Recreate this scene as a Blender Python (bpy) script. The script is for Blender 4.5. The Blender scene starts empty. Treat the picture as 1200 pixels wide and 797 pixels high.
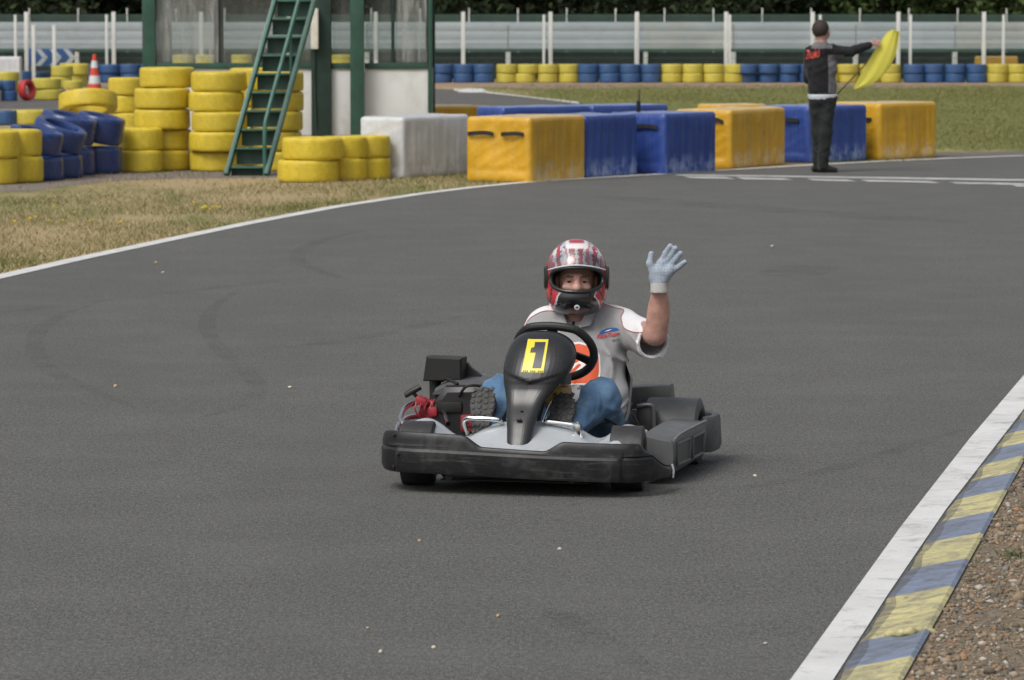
import bpy, bmesh, math, random
import numpy as np
from math import radians, sin, cos, pi, atan, sqrt
from mathutils import Vector, Matrix, noise
from mathutils.bvhtree import BVHTree

scene = bpy.context.scene
col = scene.collection
random.seed(7); rng = np.random.default_rng(11)

# ------------------------------------------------------------------ camera, sky, sun, exposure
FPX, HC, HOR = 4800.0, 1.92, 7.0          # focal length in photo pixels (1200 wide), eye height, horizon row
PITCH = atan((398.5 - HOR) / FPX)
cam = bpy.data.cameras.new('camera'); cam_ob = bpy.data.objects.new('camera', cam); col.objects.link(cam_ob)
cam.sensor_width = 36.0; cam.lens = FPX / 1200 * 36
cam.clip_end = 2000; cam.clip_start = 0.1
cam_ob.location = (0, 0, HC); cam_ob.rotation_euler = (pi / 2 - PITCH, 0, 0)
cam.dof.use_dof = True; cam.dof.focus_distance = 16.5; cam.dof.aperture_fstop = 11.0
scene.camera = cam_ob

SUN_EL, SUN_AZ = radians(52), radians(218)   # azimuth clockwise from +Y (north)
world = bpy.data.worlds.new('World'); scene.world = world; world.use_nodes = True
nt = world.node_tree; bg = nt.nodes['Background']
sky = nt.nodes.new('ShaderNodeTexSky'); sky.sky_type = 'NISHITA'; sky.sun_disc = False
sky.sun_elevation = SUN_EL; sky.sun_rotation = SUN_AZ; sky.air_density = 1.0; sky.dust_density = 6.0; sky.ozone_density = 1.0
hsv = nt.nodes.new('ShaderNodeHueSaturation'); hsv.inputs['Saturation'].default_value = 0.38   # overcast
nt.links.new(sky.outputs[0], hsv.inputs['Color']); nt.links.new(hsv.outputs[0], bg.inputs[0])
bg.inputs[1].default_value = 0.12
sun = bpy.data.lights.new('sun', 'SUN'); sun.energy = 1.0; sun.angle = radians(24); sun.color = (1.0, 0.985, 0.95)
sun_ob = bpy.data.objects.new('sun', sun); col.objects.link(sun_ob)
sd = Vector((sin(SUN_AZ) * cos(SUN_EL), cos(SUN_AZ) * cos(SUN_EL), sin(SUN_EL)))
sun_ob.rotation_euler = sd.to_track_quat('Z', 'Y').to_euler()
scene.view_settings.view_transform = 'Standard'; scene.view_settings.look = 'None'
scene.view_settings.gamma = 1.0; scene.view_settings.use_curve_mapping = False
scene.view_settings.exposure = 0.20

# ------------------------------------------------------------------ helpers
_cp, _sp = cos(PITCH), sin(PITCH)
def GP(u, v, z=0.0):
    """photo pixel -> point at height z above the ground"""
    a, b = (u - 600) / FPX, (v - 398.5) / FPX
    d = Vector((a, _cp - b * _sp, -_sp - b * _cp))
    t = (z - HC) / d.z
    return Vector((0, 0, HC)) + d * t

def tag(o, label=None, cat=None, group=None, kind=None):
    if label: o['label'] = label
    if cat: o['category'] = cat
    if group: o['group'] = group
    if kind: o['kind'] = kind
    return o

def empty(name, loc=(0, 0, 0), rz=0.0):
    o = bpy.data.objects.new(name, None); col.objects.link(o)
    o.location = loc; o.rotation_euler = (0, 0, rz); o.empty_display_size = 0.1
    return o

def shade(me, angle=None):
    n = len(me.polygons)
    if angle is None:
        me.polygons.foreach_set('use_smooth', [True] * n)
    else:
        me.polygons.foreach_set('use_smooth', [True] * n)
        bm = bmesh.new(); bm.from_mesh(me)
        ca = radians(angle)
        for e in bm.edges:
            if len(e.link_faces) == 2 and e.calc_face_angle(0) > ca: e.smooth = False
        bm.to_mesh(me); bm.free()
    me.update()

class MB:
    """collects shapes into one mesh"""
    def __init__(s): s.v = []; s.f = []; s.m = []
    def add(s, vs, fs, mi=0):
        b = len(s.v); s.v += [tuple(p) for p in vs]; s.f += [tuple(b + i for i in f) for f in fs]; s.m += [mi] * len(fs)
    def box(s, c, size, rot=None, mi=0, bev=0.0):
        bm = bmesh.new(); bmesh.ops.create_cube(bm, size=1)
        bmesh.ops.scale(bm, vec=size, verts=bm.verts)
        if bev > 0: bmesh.ops.bevel(bm, geom=list(bm.edges), offset=bev, segments=2, affect='EDGES', profile=0.6)
        M = Matrix.Translation(c)
        if rot is not None: M = M @ (rot.to_4x4() if hasattr(rot, 'to_4x4') else rot)
        bmesh.ops.transform(bm, matrix=M, verts=bm.verts)
        bm.verts.index_update()
        s.add([v.co[:] for v in bm.verts], [[v.index for v in f.verts] for f in bm.faces], mi); bm.free()
    def tube(s, pts, r, seg=10, closed=False, mi=0, cap=True):
        pts = [Vector(p) for p in pts]; n = len(pts)
        rs = r if hasattr(r, '__len__') else [r] * n
        tang = []
        for i in range(n):
            a = pts[(i - 1) % n] if (closed or i > 0) else pts[0]
            b = pts[(i + 1) % n] if (closed or i < n - 1) else pts[-1]
            tang.append((b - a).normalized())
        up = Vector((0, 0, 1)) if abs(tang[0].z) < 0.9 else Vector((1, 0, 0))
        x = tang[0].cross(up).normalized()
        vs = []; fs = []
        for i in range(n):
            x = (x - tang[i] * x.dot(tang[i])).normalized(); y = tang[i].cross(x)
            for k in range(seg):
                a = 2 * pi * k / seg
                vs.append(pts[i] + (x * cos(a) + y * sin(a)) * rs[i])
        for i in range(n if closed else n - 1):
            for k in range(seg):
                j = (i + 1) % n
                fs.append((i * seg + k, i * seg + (k + 1) % seg, j * seg + (k + 1) % seg, j * seg + k))
        if cap and not closed:
            fs.append(tuple(range(seg))[::-1]); fs.append(tuple((n - 1) * seg + k for k in range(seg)))
        s.add(vs, fs, mi)
    def lathe(s, prof, seg=32, M=None, mi=0, closed=True):
        n = len(prof); vs = []; fs = []
        for k in range(seg):
            a = 2 * pi * k / seg
            for r, z in prof: vs.append(Vector((r * cos(a), r * sin(a), z)))
        if M is not None: vs = [M @ v for v in vs]
        for k in range(seg):
            j = (k + 1) % seg
            for i in range(n if closed else n - 1):
                i2 = (i + 1) % n
                fs.append((k * n + i, j * n + i, j * n + i2, k * n + i2))
        s.add(vs, fs, mi)
    def loft(s, rings, closed_ring=True, cap=True, mi=0):
        n = len(rings[0]); vs = [p for r in rings for p in r]; fs = []
        for i in range(len(rings) - 1):
            for k in range(n if closed_ring else n - 1):
                j = (k + 1) % n
                fs.append((i * n + k, i * n + j, (i + 1) * n + j, (i + 1) * n + k))
        if cap and closed_ring:
            fs.append(tuple(range(n))[::-1]); fs.append(tuple((len(rings) - 1) * n + k for k in range(n)))
        s.add(vs, fs, mi)
    def grid(s, fn, nu, nv, mi=0):
        vs = [fn(i / nu, j / nv) for j in range(nv + 1) for i in range(nu + 1)]
        fs = [(j * (nu + 1) + i, j * (nu + 1) + i + 1, (j + 1) * (nu + 1) + i + 1, (j + 1) * (nu + 1) + i) for j in range(nv) for i in range(nu)]
        s.add(vs, fs, mi)
    def slab(s, poly, z0, z1, mi=0):
        n = len(poly); vs = [(p[0], p[1], z0) for p in poly] + [(p[0], p[1], z1) for p in poly]
        fs = [tuple(range(n))[::-1], tuple(range(n, 2 * n))] + [(k, (k + 1) % n, n + (k + 1) % n, n + k) for k in range(n)]
        s.add(vs, fs, mi)
    def mesh(s, name, mats, smooth=40, fix=False):
        me = bpy.data.meshes.new(name); me.from_pydata(s.v, [], s.f)
        for m in (mats if isinstance(mats, (list, tuple)) else [mats]): me.materials.append(m)
        if len(me.materials) > 1: me.polygons.foreach_set('material_index', s.m)
        if fix:
            bm = bmesh.new(); bm.from_mesh(me); bmesh.ops.recalc_face_normals(bm, faces=bm.faces); bm.to_mesh(me); bm.free()
        if smooth: shade(me, smooth)
        me.update(); return me
    def build(s, name, mats, parent=None, smooth=40, fix=True):
        o = bpy.data.objects.new(name, s.mesh(name, mats, smooth, fix)); col.objects.link(o)
        if parent: o.parent = parent
        return o

def link(name, me, parent=None):
    o = bpy.data.objects.new(name, me); col.objects.link(o)
    if parent: o.parent = parent
    return o

def sheet(name, poly, z, m, kind='structure'):
    me = bpy.data.meshes.new(name); me.from_pydata([(p[0], p[1], z) for p in poly], [], [tuple(range(len(poly)))])
    me.materials.append(m)
    bm = bmesh.new(); bm.from_mesh(me); bmesh.ops.triangulate(bm, faces=bm.faces)
    for f in bm.faces:
        if f.normal.z < 0: f.normal_flip()
    bm.to_mesh(me); bm.free()
    o = link(name, me); tag(o, kind=kind); return o

def ribbon(name, left, right, z, m):
    """strip between two equally long point lists"""
    n = len(left); vs = [(p[0], p[1], z) for p in left] + [(p[0], p[1], z) for p in right]
    fs = [(i, n + i, n + i + 1, i + 1) for i in range(n - 1)]
    me = bpy.data.meshes.new(name); me.from_pydata(vs, [], fs); me.materials.append(m)
    bm = bmesh.new(); bm.from_mesh(me)
    for f in bm.faces:
        f.normal_update()
        if f.normal.z < 0: f.normal_flip()
    bm.to_mesh(me); bm.free()
    o = link(name, me); tag(o, kind='structure'); return o

# ---- materials
class NT:
    def __init__(s, name):
        s.m = bpy.data.materials.new(name); s.m.use_nodes = True; s.t = s.m.node_tree
        s.b = s.t.nodes['Principled BSDF']; s.out = s.t.nodes['Material Output']
    def n(s, typ, **kw):
        nd = s.t.nodes.new('ShaderNode' + typ)
        for k, v in kw.items(): setattr(nd, k, v)
        return nd
    def l(s, a, b): s.t.links.new(a, b)
    def coord(s, kind='Object', scale=None):
        tc = s.n('TexCoord'); o = tc.outputs[kind]
        if scale is not None:
            mp = s.n('Mapping'); mp.inputs['Scale'].default_value = scale; s.l(o, mp.inputs[0]); o = mp.outputs[0]
        return o
    def noise(s, co, scale, detail=4, rough=0.55, dist=0):
        nd = s.n('TexNoise'); nd.inputs['Scale'].default_value = scale; nd.inputs['Detail'].default_value = detail
        nd.inputs['Roughness'].default_value = rough; nd.inputs['Distortion'].default_value = dist
        s.l(co, nd.inputs['Vector']); return nd.outputs['Fac']
    def ramp(s, fac, stops, interp='LINEAR'):
        r = s.n('ValToRGB'); r.color_ramp.interpolation = interp; e = r.color_ramp.elements
        while len(e) < len(stops): e.new(0.5)
        for i, (p, c) in enumerate(stops):
            e[i].position = p
            e[i].color = (c, c, c, 1) if not hasattr(c, '__len__') else (*c[:3], 1)
        s.l(fac, r.inputs[0]); return r.outputs[0]
    def mix(s, fac, a, b, mode='MIX'):
        x = s.n('Mix', data_type='RGBA', blend_type=mode)
        for sock, val in ((x.inputs[0], fac), (x.inputs[6], a), (x.inputs[7], b)):
            if hasattr(val, 'is_linked') or hasattr(val, 'links'): s.l(val, sock)
            elif hasattr(val, '__len__'): sock.default_value = (*val[:3], 1)
            else: sock.default_value = val
        return x.outputs[2]
    def math(s, op, a, b=0.0, c=None):
        x = s.n('Math', operation=op)
        for i, val in enumerate((a, b) if c is None else (a, b, c)):
            if hasattr(val, 'links'): s.l(val, x.inputs[i])
            else: x.inputs[i].default_value = val
        return x.outputs[0]
    def xyz(s, co):
        x = s.n('SeparateXYZ'); s.l(co, x.inputs[0]); return x.outputs
    def bump(s, h, strength=0.3, dist=0.01, inp=None):
        b = s.n('Bump'); b.inputs['Strength'].default_value = strength; b.inputs['Distance'].default_value = dist
        s.l(h, b.inputs['Height'])
        if inp is not None: s.l(inp, b.inputs['Normal'])
        s.l(b.outputs[0], s.b.inputs['Normal']); return b.outputs[0]
    def color(s, c):
        if hasattr(c, 'links'): s.l(c, s.b.inputs['Base Color'])
        else: s.b.inputs['Base Color'].default_value = (*c[:3], 1)
    def set(s, **kw):
        for k, v in kw.items():
            i = s.b.inputs[k.replace('_', ' ')]
            if hasattr(v, 'links'): s.l(v, i)
            else: i.default_value = v

def pmat(name, c, rough=0.6, metal=0.0, var=0.15, scale=6.0, bump=0.0, bscale=80.0, bdist=0.004, coat=0.0, spec=0.5, dirt=None, dirt_amt=0.5, dirt_scale=5.0, rvar=0.1):
    t = NT(name); co = t.coord()
    nz = t.noise(co, scale, 5, 0.6)
    f = t.ramp(nz, [(0.3, 0.0), (0.7, 1.0)])
    lo = [x * (1 - var) for x in c]; hi = [min(1, x * (1 + var)) for x in c]
    cc = t.mix(f, lo, hi)
    if dirt is not None:
        d = t.ramp(t.noise(co, dirt_scale, 8, 0.7, 0.4), [(0.5, 0.0), (0.72, dirt_amt)])
        cc = t.mix(d, cc, dirt)
    t.color(cc)
    r = t.math('MULTIPLY_ADD', t.noise(co, scale * 2.3, 4), rvar * 2, max(0.0, rough - rvar))
    t.set(Roughness=r, Metallic=metal); t.b.inputs['Specular IOR Level'].default_value = spec
    if coat: t.b.inputs['Coat Weight'].default_value = coat; t.b.inputs['Coat Roughness'].default_value = 0.12
    if bump: t.bump(t.noise(co, bscale, 3), bump, bdist)
    return t.m

# ---- signed-distance modelling (for bodies, clothes, helmet): evaluated on a grid, surface-netted into one continuous mesh
def cap(P, a, b, ra, rb):
    a = np.asarray(a, np.float32); b = np.asarray(b, np.float32); d = b - a
    t = np.clip(((P - a) @ d) / float(d @ d), 0, 1)
    return np.linalg.norm(P - a - t[..., None] * d, axis=-1) - (ra + (rb - ra) * t)
def ell(P, c, r):
    q = P - np.asarray(c, np.float32); r = np.asarray(r, np.float32)
    k0 = np.linalg.norm(q / r, axis=-1); k1 = np.linalg.norm(q / (r * r), axis=-1)
    return k0 * (k0 - 1) / np.maximum(k1, 1e-6)
def rbox(P, c, h, r):
    q = np.abs(P - np.asarray(c, np.float32)) - (np.asarray(h, np.float32) - r)
    return np.linalg.norm(np.maximum(q, 0), axis=-1) + np.minimum(q.max(-1), 0) - r
def sm(k, *ds):
    d = ds[0]
    for e in ds[1:]:
        h = np.maximum(k - np.abs(d - e), 0) / k
        d = np.minimum(d, e) - h * h * k * 0.25
    return d
def ssub(k, a, b):        # a minus b, smooth
    return -sm(k, -a, b)
def rotz(P, ang, c):
    q = P - np.asarray(c, np.float32); ca, sa = cos(ang), sin(ang)
    return np.stack([q[..., 0] * ca - q[..., 1] * sa, q[..., 0] * sa + q[..., 1] * ca, q[..., 2]], -1)
def nets(fn, lo, hi, h):
    lo = np.array(lo, np.float32); n = np.ceil((np.array(hi) - lo) / h).astype(int) + 1
    ax = [lo[i] + h * np.arange(n[i], dtype=np.float32) for i in range(3)]
    P = np.stack(np.meshgrid(*ax, indexing='ij'), -1).astype(np.float32)
    F = fn(P).astype(np.float32); S = F < 0
    nx, ny, nz = F.shape
    cnt = sum(S[a:nx - 1 + a, b:ny - 1 + b, c:nz - 1 + c].astype(np.int8) for a in (0, 1) for b in (0, 1) for c in (0, 1))
    act = (cnt > 0) & (cnt < 8); ijk = np.argwhere(act)
    idx = np.full(act.shape, -1, np.int64); idx[act] = np.arange(len(ijk))
    acc = np.zeros((len(ijk), 3), np.float32); num = np.zeros(len(ijk), np.float32)
    for a in range(3):
        o1, o2 = (a + 1) % 3, (a + 2) % 3
        for p in (0, 1):
            for q in (0, 1):
                off = np.zeros(3, int); off[o1] = p; off[o2] = q
                i0 = ijk + off; i1 = i0.copy(); i1[:, a] += 1
                f0 = F[i0[:, 0], i0[:, 1], i0[:, 2]]; f1 = F[i1[:, 0], i1[:, 1], i1[:, 2]]
                cr = (f0 < 0) != (f1 < 0)
                t = np.where(cr, f0 / np.where(cr, f0 - f1, 1), 0)
                pos = np.tile(off.astype(np.float32), (len(ijk), 1)); pos[:, a] += t
                acc += pos * cr[:, None]; num += cr
    V = lo + h * (ijk + acc / num[:, None])
    quads = []
    for a in range(3):
        b, c = (a + 1) % 3, (a + 2) % 3
        sl0 = [slice(None)] * 3; sl1 = [slice(None)] * 3
        sl0[a] = slice(0, -1); sl1[a] = slice(1, None)
        s0 = S[tuple(sl0)]; s1 = S[tuple(sl1)]
        pts = np.argwhere(s0 != s1)
        pts = pts[(pts[:, b] >= 1) & (pts[:, c] >= 1) & (pts[:, b] < F.shape[b] - 1) & (pts[:, c] < F.shape[c] - 1)]
        ins = S[pts[:, 0], pts[:, 1], pts[:, 2]]
        eb = np.zeros(3, int); eb[b] = 1; ec = np.zeros(3, int); ec[c] = 1
        g = lambda q: idx[q[:, 0], q[:, 1], q[:, 2]]
        q = np.stack([g(pts - eb - ec), g(pts - ec), g(pts), g(pts - eb)], 1)
        q[~ins] = q[~ins][:, ::-1]
        quads.append(q)
    return V, np.concatenate(quads)
def sdf_obj(name, fn, lo, hi, h, mats, parent=None, region=None, relax=1):
    """region(centroids)->material index per face"""
    V, Q = nets(fn, lo, hi, h)
    for _ in range(relax):
        s_ = np.zeros_like(V); c_ = np.zeros(len(V), np.float32)
        for k in range(4):
            np.add.at(s_, Q[:, k], V[Q[:, (k + 1) % 4]] + V[Q[:, (k + 3) % 4]]); np.add.at(c_, Q[:, k], 2)
        V = V * 0.5 + 0.5 * s_ / np.maximum(c_, 1)[:, None]
    me = bpy.data.meshes.new(name); me.from_pydata(V.tolist(), [], Q.tolist())
    for m in (mats if isinstance(mats, (list, tuple)) else [mats]): me.materials.append(m)
    if region is not None: me.polygons.foreach_set('material_index', region(V[Q].mean(1)).astype(np.int32).tolist())
    shade(me); o = link(name, me, parent)
    bvh = BVHTree.FromPolygons([Vector(v) for v in V.tolist()], Q.tolist())
    return o, bvh

def text_polys(s, size=1.0, shear=0.0, bold=0.0):
    """(verts, faces) of flat lettering from the built-in font, centred on the origin"""
    cu = bpy.data.curves.new('lettering', 'FONT'); cu.body = s; cu.size = size; cu.align_x = 'CENTER'; cu.align_y = 'CENTER'
    cu.shear = shear; cu.offset = bold; cu.resolution_u = 3
    ob = bpy.data.objects.new('lettering', cu); col.objects.link(ob)
    dg = bpy.context.evaluated_depsgraph_get(); me = bpy.data.meshes.new_from_object(ob.evaluated_get(dg))
    r = ([tuple(v.co) for v in me.vertices], [tuple(p.vertices) for p in me.polygons])
    bpy.data.objects.remove(ob); bpy.data.curves.remove(cu); bpy.data.meshes.remove(me)
    return r
def poly_fill(poly, step):
    """triangulated filling of a 2-D outline, cut to faces no wider than about STEP"""
    bm = bmesh.new(); vs = [bm.verts.new((p[0], p[1], 0)) for p in poly]; bm.faces.new(vs)
    bmesh.ops.triangulate(bm, faces=bm.faces)
    for _ in range(6):
        es = [e for e in bm.edges if e.calc_length() > step]
        if not es: break
        bmesh.ops.subdivide_edges(bm, edges=es, cuts=1); bmesh.ops.triangulate(bm, faces=[f for f in bm.faces if len(f.verts) > 3])
    bm.verts.index_update(); r = ([tuple(v.co) for v in bm.verts], [tuple(v.index for v in f.verts) for f in bm.faces]); bm.free(); return r
def decal(name, vf, place, bvh, d, m, parent, off=0.003):
    """lays flat artwork on a surface: place(x,y)->ray start; ray along d"""
    vs, fs = vf; d = Vector(d).normalized(); out = []; last = None
    for v in vs:
        o = Vector(place(v[0], v[1])); h = bvh.ray_cast(o, d, 5)
        p = h[0] - d * off if h[0] is not None else None
        out.append(p)
    ok = [p is not None for p in out]
    fs = [f for f in fs if all(ok[i] for i in f)]
    out = [p if p is not None else Vector((0, 0, 0)) for p in out]
    used = sorted({i for f in fs for i in f}); mp = {i: k for k, i in enumerate(used)}
    b = MB(); b.add([out[i] for i in used], [tuple(mp[i] for i in f) for f in fs])
    return b.build(name, m, parent, smooth=None)
def drape(pts, bvh, d, off=0.002):
    d = Vector(d).normalized(); r = []
    for p in pts:
        h = bvh.ray_cast(Vector(p) - d * 2, d, 5)
        if h[0] is not None: r.append(h[0] - d * off)
    return r
def spline(pts, n=8):
    pts = [Vector(p) for p in pts]; out = []
    for i in range(len(pts) - 1):
        p0 = pts[max(i - 1, 0)]; p1 = pts[i]; p2 = pts[i + 1]; p3 = pts[min(i + 2, len(pts) - 1)]
        for k in range(n):
            t = k / n
            out.append(0.5 * ((2 * p1) + (p2 - p0) * t + (2 * p0 - 5 * p1 + 4 * p2 - p3) * t * t + (3 * p1 - p0 - 3 * p2 + p3) * t ** 3))
    out.append(pts[-1]); return out

# ------------------------------------------------------------------ ground, tracks, markings
def ground_mat():
    t = NT('dry_verge'); co = t.coord(); x, y, z = t.xyz(co)[:3]
    big = t.noise(t.coord('Object', (0.5, 0.16, 1)), 1.0, 6, 0.6, 0.3)
    mid = t.noise(t.coord('Object', (2.6, 0.7, 1)), 1.0, 6, 0.7)
    fine = t.noise(t.coord('Object', (30, 9, 1)), 1.0, 4, 0.7)
    tan = t.mix(fine, (0.47, 0.37, 0.21), (0.29, 0.225, 0.125))
    green = t.mix(fine, (0.22, 0.225, 0.085), (0.115, 0.13, 0.042))
    # dry on the near verge and along the track, greener in the far field
    far = t.math('SMOOTHSTEP', 50.0, 62.0, y) if False else t.ramp(t.math('DIVIDE', y, 120.0), [(0.40, 0.0), (0.55, 1.0)])
    right = t.ramp(t.math('MULTIPLY_ADD', x, 0.03, 0.5), [(0.46, 0.0), (0.62, 1.0)])
    g = t.math('ADD', t.math('MULTIPLY', t.math('MULTIPLY', far, right), 0.42), t.math('MULTIPLY_ADD', big, 0.95, t.math('MULTIPLY', mid, 0.30)))
    c = t.mix(t.ramp(g, [(0.60, 0.0), (0.76, 1.0)]), tan, green)
    t.color(c); t.set(Roughness=0.95); t.b.inputs['Specular IOR Level'].default_value = 0.1
    t.bump(t.math('ADD', fine, mid), 0.6, 0.05); return t.m
def asphalt_mat(name, base, streak=True):
    t = NT(name); co = t.coord()
    f1 = t.noise(co, 115, 4, 0.85); f2 = t.noise(co, 55, 4, 0.6); big = t.noise(t.coord('Object', (0.55, 0.12, 1)), 1.0, 5, 0.6, 0.6)
    patch = t.noise(co, 1.3, 6, 0.65)
    v = t.n('TexVoronoi'); v.inputs['Scale'].default_value = 85; t.l(co, v.inputs['Vector'])
    c = t.mix(t.ramp(f1, [(0.36, 0.0), (0.64, 1.0)]), [b * 0.40 for b in base], [b * 1.65 for b in base])
    c = t.mix(t.ramp(f2, [(0.36, 0.0), (0.62, 1.0)]), t.mix(0.34, c, (0.02, 0.02, 0.02)), c)
    g1 = t.noise(t.coord('Object', (70, 17, 1)), 1.0, 4, 0.8); g2 = t.noise(t.coord('Object', (130, 34, 1)), 1.0, 2, 0.7)
    c = t.mix(t.ramp(g1, [(0.40, 0.0), (0.62, 1.0)]), t.mix(0.48, c, (0.015, 0.015, 0.015)), c)
    c = t.mix(t.ramp(g2, [(0.50, 0.0), (0.66, 0.36)]), c, (0.34, 0.33, 0.31))
    c = t.mix(t.ramp(big, [(0.38, 0.0), (0.66, 0.36)]), c, [b * 0.62 for b in base])
    c = t.mix(t.ramp(patch, [(0.45, 0.0), (0.75, 0.20)]), c, [b * 1.45 for b in base])
    # a few pale chips of aggregate
    chips = t.ramp(v.outputs['Distance'], [(0.0, 1.0), (0.10, 0.0)])
    sel = t.ramp(t.noise(co, 23, 2), [(0.66, 0.0), (0.70, 0.6)])
    c = t.mix(t.math('MULTIPLY', chips, sel), c, (0.32, 0.30, 0.26))
    t.color(c); t.set(Roughness=t.math('MULTIPLY_ADD', f2, 0.15, 0.74)); t.b.inputs['Specular IOR Level'].default_value = 0.32
    t.bump(t.math('ADD', f1, t.math('MULTIPLY', v.outputs['Distance'], 0.8)), 0.55, 0.006); return t.m
M_ground = ground_mat()
M_asphalt = asphalt_mat('asphalt', (0.132, 0.1335, 0.1235))
M_asphalt_far = asphalt_mat('far_asphalt', (0.135, 0.128, 0.118))
def paint_mat(name, c, worn=(0.13, 0.125, 0.115), lo=0.60, hi=0.74, sc=14):
    t = NT(name); co = t.coord(); w = t.noise(co, sc, 8, 0.72, 0.4); b = t.noise(co, 2.2, 4, 0.6); f = t.noise(co, 170, 3, 0.7)
    cc = t.mix(t.ramp(b, [(0.3, 0.0), (0.75, 1.0)]), c, [k * 0.78 for k in c])
    cc = t.mix(t.ramp(f, [(0.3, 0.12), (0.6, 0.0)]), cc, (0.1, 0.1, 0.09))
    cc = t.mix(t.ramp(t.noise(co, sc * 0.45, 9, 0.8, 0.7), [(lo, 0.0), (hi, 0.8)]), cc, worn)
    t.color(cc); t.set(Roughness=0.6); t.bump(f, 0.35, 0.004); return t.m
M_white = paint_mat('white_paint', (0.72, 0.72, 0.71), lo=0.52, hi=0.72)
M_white_worn = paint_mat('worn_white_paint', (0.66, 0.66, 0.65), lo=0.40, hi=0.62, sc=9)
M_kerb_y = paint_mat('kerb_yellow', (0.64, 0.58, 0.27), worn=(0.17, 0.16, 0.14), lo=0.43, hi=0.60, sc=26)
M_kerb_b = paint_mat('kerb_blue', (0.215, 0.265, 0.375), worn=(0.10, 0.105, 0.11), lo=0.43, hi=0.60, sc=26)
M_kerb_yw = paint_mat('worn_kerb_yellow', (0.50, 0.44, 0.20), worn=(0.11, 0.105, 0.095), lo=0.40, hi=0.52, sc=26)
M_kerb_bw = paint_mat('worn_kerb_blue', (0.16, 0.20, 0.29), worn=(0.08, 0.08, 0.08), lo=0.40, hi=0.52, sc=26)
M_kerb_c = pmat('kerb_concrete', (0.075, 0.07, 0.062), 0.9, var=0.4, scale=30, bump=0.5, bscale=90)

sheet('ground', [(-260, -30), (260, -30), (260, 420), (-260, 420)], 0.0, M_ground)

# left edge of the track (photo pixels of the white line's lower edge), then away to the right
left_px = [(0, 328), (100, 305), (200, 283.5), (300, 262.5), (400, 243.5), (500, 228), (560, 220.5), (620, 214.6), (680, 210.6), (745, 206.8), (800, 203.6), (880, 198.6), (960, 194), (1040, 189.6), (1120, 186.2), (1200, 183.2), (1320, 180.5)]
L = [GP(*p) for p in left_px]
d0 = (L[0] - L[1]).normalized()
L = [L[0] + d0 * 40, L[0] + d0 * 18, L[0] + d0 * 6] + L + [Vector((14.5, 56.0, 0)), Vector((26, 58.5, 0)), Vector((60, 60, 0))]
right_px = [(978, 797), (1108, 600), (1200, 481)]
def kerb_line(px, z=0.0):
    a = [GP(u, v, z) for u, v in px]
    d = (a[0] - a[1]).normalized()
    e = (a[-1] - a[-2]).normalized()
    pts = [a[0] + d * 12, a[0] + d * 3] + a
    ang = 0.0
    p = a[-1]
    for k in range(7):
        ang -= 0.045; e = Matrix.Rotation(-0.045 * (1 + k * 0.5), 3, 'Z') @ e
        p = p + e * 2.6; pts.append(p)
    return pts
W_out = kerb_line([(928, 797), (1056, 619), (1137, 515), (1200, 441)])
W_in = kerb_line([(978, 797), (1042, 697), (1108, 600), (1200, 481)])
K_in = kerb_line([(984, 797), (1047, 697), (1112, 600), (1203, 481)])
K_out = kerb_line([(1051, 797), (1100, 711), (1146, 629), (1200, 531)], 0.05)
Rr = [p + Vector((0.14, 0, 0)) for p in K_in]
sheet('track', [(p.x, p.y) for p in L] + [(60, 36)] + [(p.x, p.y) for p in reversed(Rr)], 0.004, M_asphalt)
# white edge lines
def offset(pts, w):
    r = []
    for i, p in enumerate(pts):
        t = (pts[min(i + 1, len(pts) - 1)] - pts[max(i - 1, 0)]).normalized(); r.append(p + Vector((-t.y, t.x, 0)) * w)
    return r
ribbon('white_edge_line', L, offset(L, 0.145), 0.008, M_white)
n_ = min(len(W_out), len(W_in))
ribbon('white_kerb_line', W_out[:n_], W_in[:n_], 0.008, M_white)

# kerb: raised slab, painted in yellow and blue blocks
def resample(pts, step):
    out = [pts[0].copy()]; acc = 0
    for a, b in zip(pts, pts[1:]):
        seg = (b - a).length; k = step - acc
        while k <= seg:
            out.append(a.lerp(b, k / seg)); k += step
        acc = (acc + seg) % step
    return out
def at_y(pts, y):
    for a, b in zip(pts, pts[1:]):
        if a.y <= y <= b.y: return a.lerp(b, (y - a.y) / max(1e-6, b.y - a.y))
    return pts[-1] if y > pts[-1].y else pts[0]
bounds = [0.5, 1.3, 2.2, 3.1, 3.9, 4.7, 5.5, 6.3, 7.2, 8.0, 8.8, 9.6, 10.4, 11.2, 11.78, 12.30, 13.22, 13.88, 14.56, 15.18, 15.86, 16.46, 17.07, 17.7]
while bounds[-1] < 28: bounds.append(bounds[-1] + 0.63)
bounds = [b_ - 0.07 for b_ in bounds]
mb = MB()
first = 14    # the block that starts at 11.78 is blue (seen at the bottom edge)
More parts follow.
